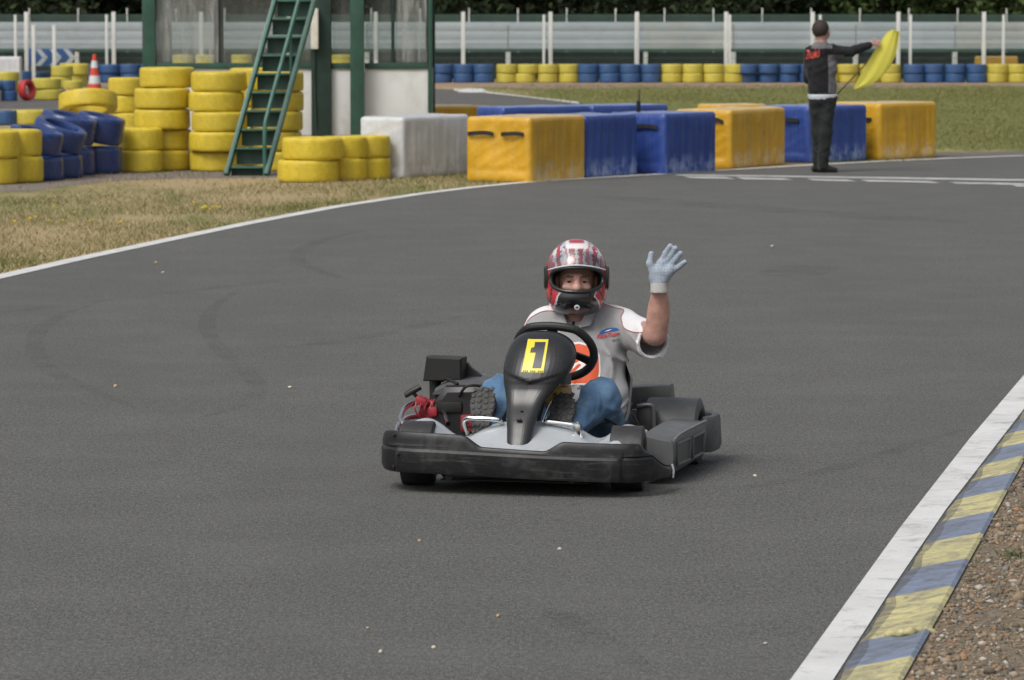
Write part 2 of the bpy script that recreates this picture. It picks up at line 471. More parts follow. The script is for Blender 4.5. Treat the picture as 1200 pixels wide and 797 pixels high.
for i in range(len(bounds) - 1):
    mi = 1 if (i - first) % 2 == 0 else 0
    sub = 4
    for s in range(sub):
        y0 = bounds[i] + (bounds[i + 1] - bounds[i]) * s / sub; y1 = bounds[i] + (bounds[i + 1] - bounds[i]) * (s + 1) / sub
        a0, a1 = at_y(K_in, y0), at_y(K_in, y1); b0, b1 = at_y(K_out, y0), at_y(K_out, y1)
        j = lambda s_: 0.004 * sin(s_ * 5.1) + 0.004 * sin(s_ * 13.7)
        A0 = Vector((a0.x + j(y0), a0.y, 0.009)); A1 = Vector((a1.x + j(y1), a1.y, 0.009))
        m0 = A0.lerp(b0, 0.17 + 0.05 * sin(y0 * 7)) + Vector((0, 0, 0.002)); m1 = A1.lerp(b1, 0.17 + 0.05 * sin(y1 * 7)) + Vector((0, 0, 0.002))
        e0 = b0 + Vector((0.012, 0, -0.008)); e1 = b1 + Vector((0.012, 0, -0.008))
        g0 = Vector((e0.x + 0.004, e0.y, -0.03)); g1 = Vector((e1.x + 0.004, e1.y, -0.03))
        mb.add([A0, m0, b0, e0, A1, m1, b1, e1], [(1, 2, 6, 5), (2, 3, 7, 6)], mi)
        mb.add([A0, m0, A1, m1], [(0, 1, 3, 2)], mi + 3)
        mb.add([e0, g0, e1, g1], [(0, 1, 3, 2)], 2)
tag(mb.build('kerb', [M_kerb_y, M_kerb_b, M_kerb_c, M_kerb_yw, M_kerb_bw], smooth=None), kind='structure')

# start / finish line far down the track: two thin lines and a row of worn white blocks between them
def px_ribbon(name, top, bot, z, m):
    return ribbon(name, [GP(*p) for p in top], [GP(*p) for p in bot], z, m)
px_ribbon('finish_line', [(792, 205.2), (900, 206.4), (1050, 208.6), (1210, 211.0), (1330, 213)], [(792, 206.6), (900, 208.0), (1050, 210.6), (1210, 213.2), (1330, 215)], 0.0085, M_white_worn)
for a, b, off in ((800, 850, 0), (862, 918, 0), (945, 992, 0), (1008, 1090, 0.0), (1112, 1200, 0.4), (1182, 1290, 2.2)):
    yy = lambda u: 207.4 + (u - 800) * 0.0200 + off
    px_ribbon('finish_block', [(a, yy(a)), (b, yy(b))], [(a + 10, yy(a) + 2.4), (b + 12, yy(b) + 2.4)], 0.0092, M_white_worn)
0 and ribbon('white_cross_line', [GP(900, 199.4), GP(1010, 196.6)][:2], [GP(905, 200.4), GP(1012, 197.4)], 0.0084, M_white)

# rubber laid by sliding karts
def mark_mat():
    t = NT('tyre_rubber_mark'); co = t.coord(); n = t.noise(co, 3.0, 6, 0.7); f = t.noise(co, 120, 3, 0.7)
    tr = t.n('BsdfTransparent'); ms = t.n('MixShader')
    t.color((0.035, 0.034, 0.032)); t.set(Roughness=0.7)
    a = t.math('MULTIPLY', t.ramp(n, [(0.38, 0.0), (0.75, 0.27)]), t.ramp(f, [(0.3, 0.3), (0.65, 1.0)]))
    t.l(a, ms.inputs[0]); t.l(tr.outputs[0], ms.inputs[1]); t.l(t.b.outputs[0], ms.inputs[2]); t.l(ms.outputs[0], t.out.inputs[0]); return t.m
M_mark = mark_mat()
for px, w in (([(108, 358), (70, 372), (45, 390), (42, 410), (60, 436), (100, 455), (160, 480)], 0.055), ([(280, 340), (250, 362), (243, 385), (258, 410), (292, 440), (303, 458), (285, 476), (230, 492)], 0.05),
              ([(430, 270), (370, 285), (348, 302), (365, 315), (410, 330)], 0.06), ([(0, 368), (130, 352), (330, 330)], 0.07), ([(300, 412), (420, 398), (540, 372)], 0.07),
              ([(760, 790), (690, 742), (640, 715)], 0.05), ([(920, 325), (935, 318), (950, 312)], 0.25), ([(700, 230), (900, 246), (1130, 262)], 0.3),
              ([(870, 574), (960, 556), (1130, 505)], 0.05)):
    c = spline([GP(*p) for p in px], 10)
    nc = len(c); ww = [w * min(1.0, 0.25 + 4.0 * min(i, nc - 1 - i) / nc) for i in range(nc)]; e1, e2 = offset(c, 1.0), offset(c, -1.0)
    ribbon('tyre_mark', [p.lerp(q, k) for p, q, k in zip(c, e1, ww)], [p.lerp(q, k) for p, q, k in zip(c, e2, ww)], 0.0062, M_mark)

# asphalt shoulder behind the flag marshal, second track behind the barriers
M_shoulder = asphalt_mat('shoulder_asphalt', (0.17, 0.155, 0.135))
sh = [GP(1096, 187.2), GP(1120, 185.6), GP(1200, 182.6), GP(1320, 180)]
sheet('shoulder', [(p.x, p.y) for p in sh] + [tuple(GP(*p)[:2]) for p in ((1320, 175.5), (1200, 177), (1100, 179.5), (1000, 183))], 0.002, M_shoulder)
far_top = [(-160, 100), (0, 103), (120, 103.5), (300, 101.5), (420, 102), (535, 105), (600, 112), (677, 120.6)]
far_bot = [(-160, 130), (0, 128), (120, 126), (300, 140), (420, 142), (600, 140), (660, 134), (700, 124)]
sheet('far_track', [tuple(GP(*p)[:2]) for p in far_top] + [tuple(GP(*p)[:2]) for p in reversed(far_bot)], 0.004, M_asphalt_far)
px_ribbon('far_white_line', [(532, 104.4), (565, 107.2), (600, 111.2), (640, 115.8), (679, 120)], [(532, 106.4), (565, 108.8), (600, 112.4), (640, 117), (679, 122)], 0.0085, M_white)
px_ribbon('far_white_patch', [(541, 104.6), (552, 103.9), (565, 104.2)], [(536, 108.4), (552, 108.9), (572, 108.4)], 0.0088, M_white)
M_dirt = pmat('bare_dirt', (0.27, 0.195, 0.135), 0.95, var=0.3, scale=2.0, bump=0.4, bscale=14, bdist=0.03)
dirt_t = [(u, 96.0) for u in range(-200, 1500, 60)]; dirt_b = [(u, 102.5 + 1.2 * sin(u * 0.031) + 0.8 * sin(u * 0.11)) for u in range(-200, 1500, 60)]
px_ribbon('bare_dirt_strip', dirt_t, dirt_b, 0.002, M_dirt)
M_gravel_bed = pmat('gravel_bed', (0.20, 0.17, 0.145), 0.95, var=0.45, scale=45, bump=0.8, bscale=70, bdist=0.02)
# fine gravel under the tyre piles
gp = [(-40, 226), (40, 224), (90, 217), (140, 212), (200, 210), (260, 209), (330, 208), (470, 209), (470, 196), (0, 196), (-60, 205)]
sheet('gravel_patch', [tuple(GP(*p)[:2]) for p in gp], 0.003, M_gravel_bed)
# gravel margin right of the kerb
rg = [Vector((p.x + 0.012, p.y, 0)) for p in K_out]
M_gravel_soil = pmat('gravel_soil', (0.18, 0.145, 0.10), 0.95, var=0.5, scale=40, bump=0.9, bscale=60, bdist=0.02)
ribbon('gravel_margin', rg, [p + Vector((7, -1.0, 0)) for p in rg], 0.034, M_gravel_soil)

def island_mat(name, stops, rough=0.85, trans=0.0, bump=0.0):
    t = NT(name); g = t.n('NewGeometry'); c = t.ramp(g.outputs['Random Per Island'], stops); t.color(c); t.set(Roughness=rough)
    t.b.inputs['Specular IOR Level'].default_value = 0.25
    if bump: t.bump(t.noise(t.coord(), 150, 3), bump, 0.004)
    if trans:
        tl = t.n('BsdfTranslucent'); t.l(c, tl.inputs[0]); ms = t.n('MixShader'); ms.inputs[0].default_value = trans
        t.l(t.b.outputs[0], ms.inputs[1]); t.l(tl.outputs[0], ms.inputs[2]); t.l(ms.outputs[0], t.out.inputs[0])
    return t.m
def np_mesh(name, V, Fv, m, smooth=False):
    """V (n,3), Fv (k,m) equal-size faces"""
    me = bpy.data.meshes.new(name); k, s = Fv.shape
    me.vertices.add(len(V)); me.vertices.foreach_set('co', V.astype(np.float32).ravel())
    me.loops.add(k * s); me.loops.foreach_set('vertex_index', Fv.astype(np.int32).ravel())
    me.polygons.add(k); me.polygons.foreach_set('loop_start', (np.arange(k) * s).astype(np.int32)); me.polygons.foreach_set('loop_total', np.full(k, s, np.int32))
    me.update(calc_edges=True); me.materials.append(m)
    if smooth: me.polygons.foreach_set('use_smooth', [True] * k)
    return me
ICO_V = []; ICO_F = []
_bm = bmesh.new(); bmesh.ops.create_icosphere(_bm, subdivisions=1, radius=1); _bm.verts.index_update()
ICO_V = np.array([v.co[:] for v in _bm.verts]); ICO_F = np.array([[v.index for v in f.verts] for f in _bm.faces]); _bm.free()
def stones(centres, sizes):
    V = []; F = []; nb = len(ICO_V)
    for i, (c, s) in enumerate(zip(centres, sizes)):
        j = rng.normal(1, 0.16, (nb, 1)); sc = s * np.array([1, 1, 0.7]) * rng.uniform(0.7, 1.25, 3)
        a = rng.uniform(0, 6.28); ca, sa = cos(a), sin(a)
        p = ICO_V * j * sc; p = np.stack([p[:, 0] * ca - p[:, 1] * sa, p[:, 0] * sa + p[:, 1] * ca, p[:, 2]], 1)
        V.append(p + c); F.append(ICO_F + i * nb)
    return np.concatenate(V), np.concatenate(F)
# grass blades: near verge (left) and field
def blades(pts, h, w, lean=0.5):
    n = len(pts); a = rng.uniform(0, 2 * pi, n); hh = h * rng.uniform(0.4, 1.25, n); ww = w * rng.uniform(0.6, 1.3, n)
    dx, dy = np.cos(a) * ww, np.sin(a) * ww; lx, ly = rng.normal(0, lean, n) * hh, rng.normal(0, lean, n) * hh
    V = np.zeros((n, 3, 3)); V[:, 0] = pts + np.stack([dx, dy, 0 * dx], 1); V[:, 1] = pts - np.stack([dx, dy, 0 * dx], 1)
    V[:, 2] = pts + np.stack([lx, ly, hh], 1)
    return V.reshape(-1, 3), np.arange(3 * n).reshape(-1, 3)
# loose stones of the right-hand margin (only the wedge near the frame)
cs = []; sz = []
while len(cs) < 21000:
    y = rng.uniform(10.2, 21.0); e = at_y(K_out, y).x + 0.02; x = e + abs(rng.normal(0, 0.5)) if rng.random() < 0.5 else e + rng.uniform(0, 1.1)
    if x > y * 0.131 + 0.5: continue
    if noise.noise((x * 3.0, y * 1.6, 3.3)) < -0.26 and rng.random() < 0.8: continue
    s = float(np.clip(rng.lognormal(-5.55, 0.55), 0.0018, 0.024)); cs.append((x, y, 0.034 + s * 0.30)); sz.append(s)
V, F = stones(cs, sz)
M_stones = island_mat('gravel_stones', [(0.0, (0.085, 0.08, 0.07)), (0.22, (0.18, 0.135, 0.085)), (0.45, (0.29, 0.22, 0.145)), (0.56, (0.17, 0.165, 0.155)), (0.66, (0.33, 0.19, 0.105)), (0.8, (0.21, 0.165, 0.11)), (0.93, (0.46, 0.42, 0.36)), (1.0, (0.08, 0.085, 0.09))], 0.85, bump=0.3)
tag(link('gravel', np_mesh('gravel', V, F, M_stones, True)), 'brown and grey loose gravel beside the painted kerb', 'gravel', kind='stuff')
# small weed in the gravel
wd = GP(1188, 652, 0.034); P = np.array([(wd.x + rng.normal(0, 0.025), wd.y + rng.normal(0, 0.05), 0.03) for _ in range(60)])
V, F = blades(P, 0.032, 0.004, 0.9); o = link('weed', np_mesh('weed', V, F, island_mat('weed_leaves', [(0.0, (0.07, 0.11, 0.03)), (0.7, (0.12, 0.16, 0.05)), (1.0, (0.2, 0.2, 0.08))], 0.8, 0.25))); tag(o, 'small green weed growing in the gravel beside the kerb', 'weed', kind='stuff')
# spill of yellow paint at the end of one kerb block
mb = MB(); c = spline([GP(1040, 744, 0.03), GP(1060, 741, 0.05), GP(1078, 740, 0.045), GP(1097, 743, 0.025)], 6)
mb.tube(c, [0.012 + 0.004 * sin(i * 1.7) for i in range(len(c))], 8)
tag(mb.build('paint_spill', M_kerb_y, smooth=60), kind='structure')

def edge_x(y):   # left boundary of the track at depth y
    for a, b in zip(L, L[1:]):
        if a.y <= y <= b.y: return a.x + (b.x - a.x) * (y - a.y) / (b.y - a.y)
    return 1e9
P = []; PG = []
while len(P) + len(PG) < 85000:
    y = 22 + 26.5 * rng.random(); x0 = -y * 0.131 - 2.2; x1 = edge_x(y) - 0.19 + 0.06 * noise.noise((y * 2.2, 0.0, 5.0)) + 0.03 * rng.random() if y < 45.2 else 0.1
    if x1 <= x0: continue
    x = rng.uniform(x0, x1)
    u = noise.noise((x * 0.9, y * 0.5, 1.0)); 
    if y > 41.5 and x < -3.6 + (y - 41.5) * 0.3 and rng.random() < 0.8: continue
    if rng.random() > 0.55 + 0.8 * u: continue
    (PG if noise.noise((x * 0.55 + 4, y * 0.22, 8.0)) > 0.16 + 0.08 * rng.normal() and rng.random() < 0.75 else P).append((x, y, 0.0))
V, F = blades(np.array(PG), 0.04, 0.004, 0.7)
M_blade_g = island_mat('green_grass_blades', [(0.0, (0.24, 0.23, 0.09)), (0.5, (0.16, 0.18, 0.06)), (1.0, (0.10, 0.13, 0.035))], 0.9, 0.25)
tag(link('green_verge_grass', np_mesh('green_verge_grass', V, F, M_blade_g)), 'green tufts growing in patches of the dry verge', 'grass', kind='stuff')
V, F = blades(np.array(P), 0.042, 0.004, 0.7)
M_blade = island_mat('grass_blades', [(0.0, (0.54, 0.44, 0.26)), (0.45, (0.42, 0.34, 0.19)), (0.62, (0.29, 0.26, 0.13)), (0.76, (0.18, 0.195, 0.075)), (1.0, (0.09, 0.115, 0.03))], 0.9, 0.25)
tag(link('verge_grass', np_mesh('verge_grass', V, F, M_blade)), 'dry tan grass with green patches between white line and tyres', 'grass', kind='stuff')
P = []
while len(P) < 56000:
    y = 50.5 + 49 * rng.random() ** 0.8; x0 = 0.4 if y < 74 else max(-1.2, 1.9 - (y - 74) * 0.17); x = rng.uniform(x0, y * 0.131)
    if rng.random() > min(1.0, 0.06 + (x - x0) / 3.2): continue
    if x > 4.9 and y < 54.5: continue
    if rng.random() > 0.6 + 0.8 * noise.noise((x * 0.35, y * 0.12, 4.0)): continue
    P.append((x, y, 0.0))
V, F = blades(np.array(P), 0.045, 0.007, 0.9)
M_blade2 = island_mat('field_grass_blades', [(0.0, (0.34, 0.29, 0.14)), (0.4, (0.24, 0.23, 0.09)), (0.7, (0.17, 0.185, 0.06)), (1.0, (0.11, 0.135, 0.035))], 0.9, 0.25)
tag(link('field_grass', np_mesh('field_grass', V, F, M_blade2)), 'patchy green grass of the field before the far tyre wall', 'grass', kind='stuff')
# yellow flowers in the verge
P = [(GP(u, v)) for u, v in zip(rng.normal(60, 28, 9), rng.normal(260, 5, 9))] + [GP(u, v) for u, v in zip(rng.normal(245, 14, 8), rng.normal(248, 3, 8))]
V, F = stones([(p.x, p.y, 0.05) for p in P if True], [0.016] * len(P))
tag(link('wildflowers', np_mesh('wildflowers', V, F, pmat('flower_yellow', (0.6, 0.45, 0.03), 0.7))), 'tiny yellow flowers scattered in the dry verge', 'flowers', kind='stuff')

# pebbles that lie on the track
M_peb = [pmat('pebble_tan', (0.42, 0.30, 0.17), 0.8, var=0.3, scale=40), pmat('pebble_pale', (0.50, 0.46, 0.38), 0.8, var=0.3, scale=40)]
for (u, v, s, mi, lab) in ((135, 455, 0.018, 0, 'tan pebble on open asphalt at the lower end of the left skid mark'), (340, 456, 0.013, 1, 'pale pebble on asphalt between the skid marks and the kart'),
                           (191, 321, 0.018, 1, 'pale pebble on asphalt close to the white edge line'), (183, 309, 0.016, 0, 'tan pebble just inside the white edge line'),
                           (584, 725, 0.014, 0, 'orange tan pebble below the kart near the picture bottom'), (508, 762, 0.012, 1, 'pale pebble at the bottom, upper right of a paler twin'),
                           (446, 767, 0.011, 1, 'pale pebble lowest on the track below the kart'), (656, 646, 0.011, 1, 'pale pebble a metre below the kart front wheel'),
                           (492, 636, 0.010, 0, 'small brown pebble just below the kart bumper'), (885, 560, 0.012, 1, 'pale pebble on asphalt beyond the kart shadow'),
                           (905, 290, 0.016, 1, 'pale pebble on asphalt below the finish line'), (897, 757, 0.010, 1, 'pale pebble beside the white kerb line'),
                           (431, 739, 0.010, 0, 'reddish pebble above the lowest pale pebble')):
    p = GP(u, v); s *= 0.82; VV, FF = stones([(0, 0, 0)], [s]); o = link('pebble', np_mesh('pebble', VV, FF, M_peb[mi], True)); o.location = (p.x, p.y, 0.004 + s * 0.5)
    tag(o, lab, 'pebble', 'pebbles on the track')

# ------------------------------------------------------------------ woodland, fence, barrier in the distance
M_leaf_d = island_mat('dark_leaves', [(0.0, (0.013, 0.021, 0.011)), (0.6, (0.028, 0.042, 0.018)), (1.0, (0.05, 0.07, 0.026))], 0.7, 0.2)
M_leaf_l = island_mat('light_leaves', [(0.0, (0.035, 0.058, 0.017)), (0.6, (0.075, 0.115, 0.034)), (1.0, (0.12, 0.165, 0.05))], 0.7, 0.25)
M_bark = pmat('bark', (0.06, 0.048, 0.036), 0.9, var=0.4, scale=12, bump=0.6, bscale=30)
def leaf_cloud(blobs, n, s):
    """quads spread through ellipsoid blobs"""
    V = []; 
    wts = np.array([b[3] * b[4] * b[5] for b in blobs]) ** 0.7; wts /= wts.sum()
    pick = rng.choice(len(blobs), n, p=wts)
    for k in pick:
        b = blobs[k]; d = rng.normal(0, 1, 3); d /= np.linalg.norm(d); r = rng.random() ** 0.35
        c = np.array(b[:3]) + d * r * np.array(b[3:6]); 
        u = rng.normal(0, 1, 3); u /= np.linalg.norm(u); w = np.cross(u, rng.normal(0, 1, 3)); w /= np.linalg.norm(w); q = s * rng.uniform(0.5, 1.3)
        V.append([c - u * q, c - w * q * 0.5, c + u * q, c + w * q * 0.5])
    V = np.array(V).reshape(-1, 3); V[:, 2] = np.maximum(V[:, 2], 0.03)
    return V, np.arange(len(V)).reshape(-1, 4)
crowns = []
for k in range(3):
    bl = [(rng.normal(0, 1.1), rng.normal(0, 1.0), rng.uniform(0.9, 7.0), rng.uniform(0.9, 1.7), rng.uniform(0.9, 1.6), rng.uniform(0.6, 1.3)) for _ in range(20)]
    crowns.append((leaf_cloud(bl, 9000, 0.13), bl))
def trunk_mesh(bl):
    m = MB(); pts = [Vector((0, 0, -0.1)), Vector((0.05, 0, 1.5)), Vector((-0.05, 0.05, 3.4)), Vector((0.05, 0, 6.5))]
    c = spline(pts, 5); m.tube(c, [0.2 * (1 - 0.8 * i / (len(c) - 1)) for i in range(len(c))], 9)
    for b in bl[:9]:
        z = max(0.8, b[2] * 0.7); m.tube(spline([Vector((0, 0, z)), Vector((b[0] * 0.5, b[1] * 0.5, z + 0.35)), Vector(b[:3])], 4), [0.07 - 0.006 * i for i in range(9)], 6)
    return m.mesh('trunk', M_bark, 60)
trunks = [trunk_mesh(c[1]) for c in crowns]
cm = {}
for k in range(3):
    for nm, m in (('d', M_leaf_d), ('l', M_leaf_l)): cm[k, nm] = np_mesh('crown', crowns[k][0][0], crowns[k][0][1], m)
words_n = ['first', 'second', 'third', 'fourth', 'fifth', 'sixth', 'seventh', 'eighth', 'ninth', 'tenth', 'eleventh', 'twelfth', 'thirteenth', 'fourteenth', 'fifteenth', 'sixteenth', 'seventeenth', 'eighteenth']
tx = [-17.5, -14.6, -12.2, -9.4, -6.3, -3.0, 0.3, 2.4, 5.2, 7.7, 9.6, 11.2, 13.2, 15.0, 17.3]
for i, x in enumerate(tx):
    light = x > 8.5; y = 121 + rng.uniform(-2, 6); r = empty('broadleaf_tree', (x, y, 0), rng.uniform(0, 6.28)); s = rng.uniform(0.85, 1.15); r.scale = (s, s, s)
    tag(r, ('lighter green' if light else 'very dark') + ' tree behind the fence, %s in the row counted from the left end' % words_n[i], 'tree', 'trees of the wood behind the fence')
    k = i % 3; link('trunk', trunks[k], r); link('crown', cm[k, 'l' if light else 'd'], r)
bl = [(x, rng.uniform(124, 134), rng.uniform(0.5, 5.5), rng.uniform(1.2, 2.2), rng.uniform(0.8, 1.5), rng.uniform(0.7, 1.5)) for x in np.linspace(-24, 24, 150)]
V, F = leaf_cloud(bl, 36000, 0.17)
tag(link('woodland', np_mesh('woodland', V, F, M_leaf_d)), 'dark mass of woodland far behind the racetrack fence', 'wood', kind='stuff')
# dark floor of the wood, a low earth bank behind the fence
mb = MB(); mb.grid(lambda a, b: (-40 + 80 * a, 116 + 26 * b, 0.02 + 0.5 * b + 1.1 * max(0, b - 0.55) * 4), 40, 10)
M_floor = pmat('forest_floor', (0.03, 0.032, 0.018), 0.95, var=0.4, scale=1.5, bump=0.5, bscale=6, bdist=0.1)
tag(mb.build('wooded_bank', M_floor), kind='structure')

DF = 104.5     # the mesh fence stands just behind the tyre wall
M_post_w = pmat('white_post', (0.62, 0.63, 0.60), 0.5, var=0.1, scale=2)
M_green_net = pmat('green_net', (0.016, 0.045, 0.03), 0.85, var=0.3, scale=1.5, bump=0.3, bscale=90)
M_wire = pmat('grey_green_wire', (0.08, 0.11, 0.10), 0.5, var=0.2)
def xat(u, y): return (u - 600) / FPX * (y + 0.1)
fence = empty('mesh_fence', (0, DF, 0)); tag(fence, 'tall wire mesh fence on white posts behind the far tyre wall', 'fence')
fy = FPX / (DF + 0.1)
posts_a = [33, 135, 237, 339, 441, 543, 645, 746, 850, 951, 1051, 1151, 1253, -69]
posts_b = [23, 129, 637, 744, 853, 958, 1063, 1171, 1278]
for u in posts_a:
    m = MB(); m.box((xat(u, DF), 0, 0.885), (0.10, 0.07, 1.77), bev=0.01); m.build('post', M_post_w, fence)
for u in posts_b:
    m = MB(); m.box((xat(u, DF), -0.5, 0.85), (0.065, 0.06, 1.70), bev=0.01); m.build('stay_post', M_post_w, fence)
for u in (46, 70):
    m = MB(); m.box((xat(u, DF), -0.9, 0.72), (0.09, 0.06, 1.44), bev=0.01); m.build('stay_post', M_post_w, fence)
ps = sorted(posts_a)
for a, b in zip(ps, ps[1:]):
    m = MB(); x0, x1 = xat(a, DF) + 0.05, xat(b, DF) - 0.05; x = x0 + 0.02
    while x < x1:
        m.box((x, 0.05, 0.95), (0.011, 0.008, 1.5)); x += 0.05
    for z in (0.25, 0.6, 0.95, 1.3, 1.68): m.box(((x0 + x1) / 2, 0.058, z), (x1 - x0, 0.007, 0.010))
    m.build('wire_panel', M_wire, fence, smooth=None)
# green windbreak net on a second fence behind
nb = empty('windbreak_fence', (0, 110.5, 0)); tag(nb, 'dark green windbreak netting on slim grey posts behind the white barrier', 'fence')
m = MB(); m.grid(lambda a, b: (-22 + 44 * a, 0.03 * sin(a * 210) * b, 0.02 + 1.68 * b), 300, 6); m.build('netting', M_green_net, nb)
for u in range(-20, 1260, 57):
    m = MB(); m.tube([(xat(u, 110.5), -0.06, 0), (xat(u, 110.5), -0.06, 1.86)], 0.022, 8); m.build('post', M_post_w, nb)
# corrugated barrier
DB = 107.5
M_rail = pmat('barrier_sheet', (0.41, 0.46, 0.49), 0.6, var=0.10, scale=0.8, dirt=(0.25, 0.31, 0.35), dirt_amt=0.4, dirt_scale=1.5)
M_rail_y = pmat('barrier_sheet_sign', (0.42, 0.44, 0.42), 0.6, var=0.15, scale=1.2, dirt=(0.34, 0.42, 0.48), dirt_amt=0.9, dirt_scale=0.9)
br = empty('corrugated_barrier', (0, DB, 0)); tag(br, 'pale ribbed metal barrier running the whole width behind the mesh fence', 'barrier')
def rail_pt(x0, x1):
    def f(a, b):
        z = 0.80 + 0.70 * b
        return (x0 + (x1 - x0) * a, -0.012 * abs(sin(b * pi * 3)), z)
    return f
edges = [-20.0, -15.2, -11.4, -7.6, -3.8, -0.1, 3.5, 5.8, 9.0, 11.6, 15.2, 20.0]
for k, (a, b) in enumerate(zip(edges, edges[1:])):
    m = MB(); m.grid(rail_pt(a + 0.01, b - 0.01), 6, 30); m.build('rail_sheet', M_rail_y if k in (6, 9) else M_rail, br)
    m = MB(); m.box((a, 0.08, 0.75), (0.12, 0.1, 1.5), bev=0.01); m.build('rail_post', M_post_w, br)
m = MB(); m.box((0, 0.05, 0.76), (40, 0.06, 0.07)); m.build('green_base_rail', pmat('green_rail', (0.03, 0.10, 0.075), 0.5), br)
M_hedge = pmat('dark_ground_cloth', (0.012, 0.018, 0.013), 0.95, var=0.5, scale=3)
m = MB(); m.grid(lambda a, b: (-20 + 40 * a, 0.25 + 0.05 * sin(a * 160) * b, 0.01 + 0.70 * b), 200, 5); m.build('skirt_cloth', M_hedge, br)

# ------------------------------------------------------------------ tyres
def tyre_mesh(name, m, R, w, seg, dents=0.0):
    prof = [(0.64, .16), (0.655, .06), (0.71, .015), (0.84, .0), (0.935, .018), (0.976, .055), (0.996, .13), (1.0, .22), (1.0, .78), (0.996, .87), (0.976, .945), (0.935, .982), (0.84, 1.0), (0.71, .985), (0.655, .94), (0.64, .84)]
    b = MB(); b.lathe([(r * R, z * w) for r, z in prof], seg)
    if dents:
        b.v = [(x * (1 + dents * noise.noise((x * 4, y * 4, z * 6))), y * (1 + dents * noise.noise((x * 4 + 9, y * 4, z * 6))), z + dents * 0.15 * noise.noise((x * 3, y * 3, 7))) for x, y, z in b.v]
    return b.mesh(name, m, 35, True)
def tyre_mat(name, c, dirt, amt=0.6):
    t = NT(name); co = t.coord(); x, y, z = t.xyz(co)[:3]
    n = t.noise(co, 5, 6, 0.65); f = t.noise(co, 16, 6, 0.7, 0.5)
    cc = t.mix(t.ramp(n, [(0.3, 0.0), (0.7, 1.0)]), [k * 0.82 for k in c], [min(1, k * 1.12) for k in c])
    cc = t.mix(t.ramp(f, [(0.56, 0.0), (0.76, amt)]), cc, dirt)
    ch = t.ramp(t.noise(co, 9, 9, 0.78, 0.6), [(0.63, 0.0), (0.67, 0.75)]); cc = t.mix(ch, cc, (0.03, 0.03, 0.03) if amt > 0.5 else (0.02, 0.022, 0.03))
    oi = t.n('ObjectInfo'); cc2 = t.mix(t.math('MULTIPLY', oi.outputs['Random'], 0.28), cc, [k * 0.6 + 0.03 for k in c])
    t.color(cc2); t.set(Roughness=t.math('MULTIPLY_ADD', n, 0.2, 0.36 if amt > 0.5 else 0.16)); t.b.inputs['Specular IOR Level'].default_value = 0.4 if amt > 0.5 else 0.6
    # faint tread grooves through the thick paint
    t.bump(f, 0.12, 0.012); return t.m
M_ty = tyre_mat('yellow_tyre_paint', (0.63, 0.48, 0.040), (0.22, 0.165, 0.05))
M_tb = tyre_mat('blue_tyre_paint', (0.016, 0.042, 0.165), (0.08, 0.11, 0.18), 0.45)
M_tyf = tyre_mat('faded_yellow_tyre_paint', (0.54, 0.46, 0.07), (0.26, 0.24, 0.10))
M_tbf = tyre_mat('faded_blue_tyre_paint', (0.035, 0.095, 0.23), (0.10, 0.14, 0.20))
M_tr = tyre_mat('red_tyre_paint', (0.50, 0.03, 0.03), (0.3, 0.1, 0.1))
near = {c: [tyre_mesh('tyre', m, 1.0, 0.78, 56, d) for d in (0.006, 0.012, 0.018)] for c, m in (('yellow', M_ty), ('blue', M_tb))}
far = {c: tyre_mesh('tyre', m, 1.0, 0.90, 32, 0.02) for c, m in (('yellow', M_tyf), ('blue', M_tbf), ('red', M_tr))}
def tyre(me, c, loc, R, h, label, group, tilt=(0, 0)):
    o = link(c + '_tyre', me); w = 0.90 if me in far.values() else 0.78
    o.scale = (R, R, h / w); o.location = loc; o.rotation_euler = (tilt[0], tilt[1], rng.uniform(0, 6.28))
    if tilt != (0, 0): o.rotation_mode = 'XYZ'; o.rotation_euler = (tilt[0], tilt[1], 0)
    tag(o, label, 'tyre', group); return o
LV = {1: [''], 2: ['bottom', 'top'], 3: ['bottom', 'middle', 'top'], 4: ['bottom', 'second lowest', 'third lowest', 'top'], 5: ['bottom', 'second lowest', 'middle', 'second highest', 'top']}
def stack(c, u, v, n, R, h, where, group, jit=0.03, dx=None, use_far=False):
    p = GP(u, v)
    for k in range(n):
        j = (dx[k] if dx else rng.normal(0, jit)), rng.normal(0, jit)
        me = far[c] if use_far else near[c][int(rng.integers(3))]
        lv = LV[n][k]
        lab = (lv + ' ' if lv else '') + c + ' tyre ' + ('of ' if n > 1 else 'in ') + where
        tyre(me, c, (p.x + j[0], p.y + j[1], 0.003 + k * h), R, h * 0.985, lab, group)

# tall yellow stacks before the booth
G = 'yellow tyres heaped before the booth'
stack('yellow', 191, 199.5, 5, 0.325, 0.241, 'the five-tyre stack furthest from the green stairs', G, dx=[0.0, 0.01, 0, 0, 0.05])
stack('yellow', 255, 200.5, 5, 0.325, 0.232, 'the five-tyre stack just beside the stair foot', G, dx=[0.0, 0.0, 0.03, -0.01, 0.02])
stack('yellow', 298, 193.5, 5, 0.30, 0.235, 'the five-tyre stack hidden furthest behind the stairs', G, 0.01)
stack('yellow', 325, 199.8, 5, 0.31, 0.231, 'the five-tyre stack seen through and beside the stairs', G, 0.012)
stack('yellow', 364, 213.2, 2, 0.335, 0.245, 'the low front stack beside the stair foot', G, dx=[-0.03, 0.02])
stack('yellow', 402, 211.2, 2, 0.26, 0.243, 'the low stack between its front and rear neighbours', G, 0.01)
stack('yellow', 431, 209.8, 2, 0.25, 0.243, 'the low stack touching the white foam block', G, 0.01)
stack('yellow', 166, 201.6, 2, 0.245, 0.255, 'the low stack between blue tyres and tall stacks', G, 0.015)
stack('yellow', 147, 199.2, 2, 0.24, 0.25, 'the low stack half hidden behind the leaning blue tyres', G, 0.01)
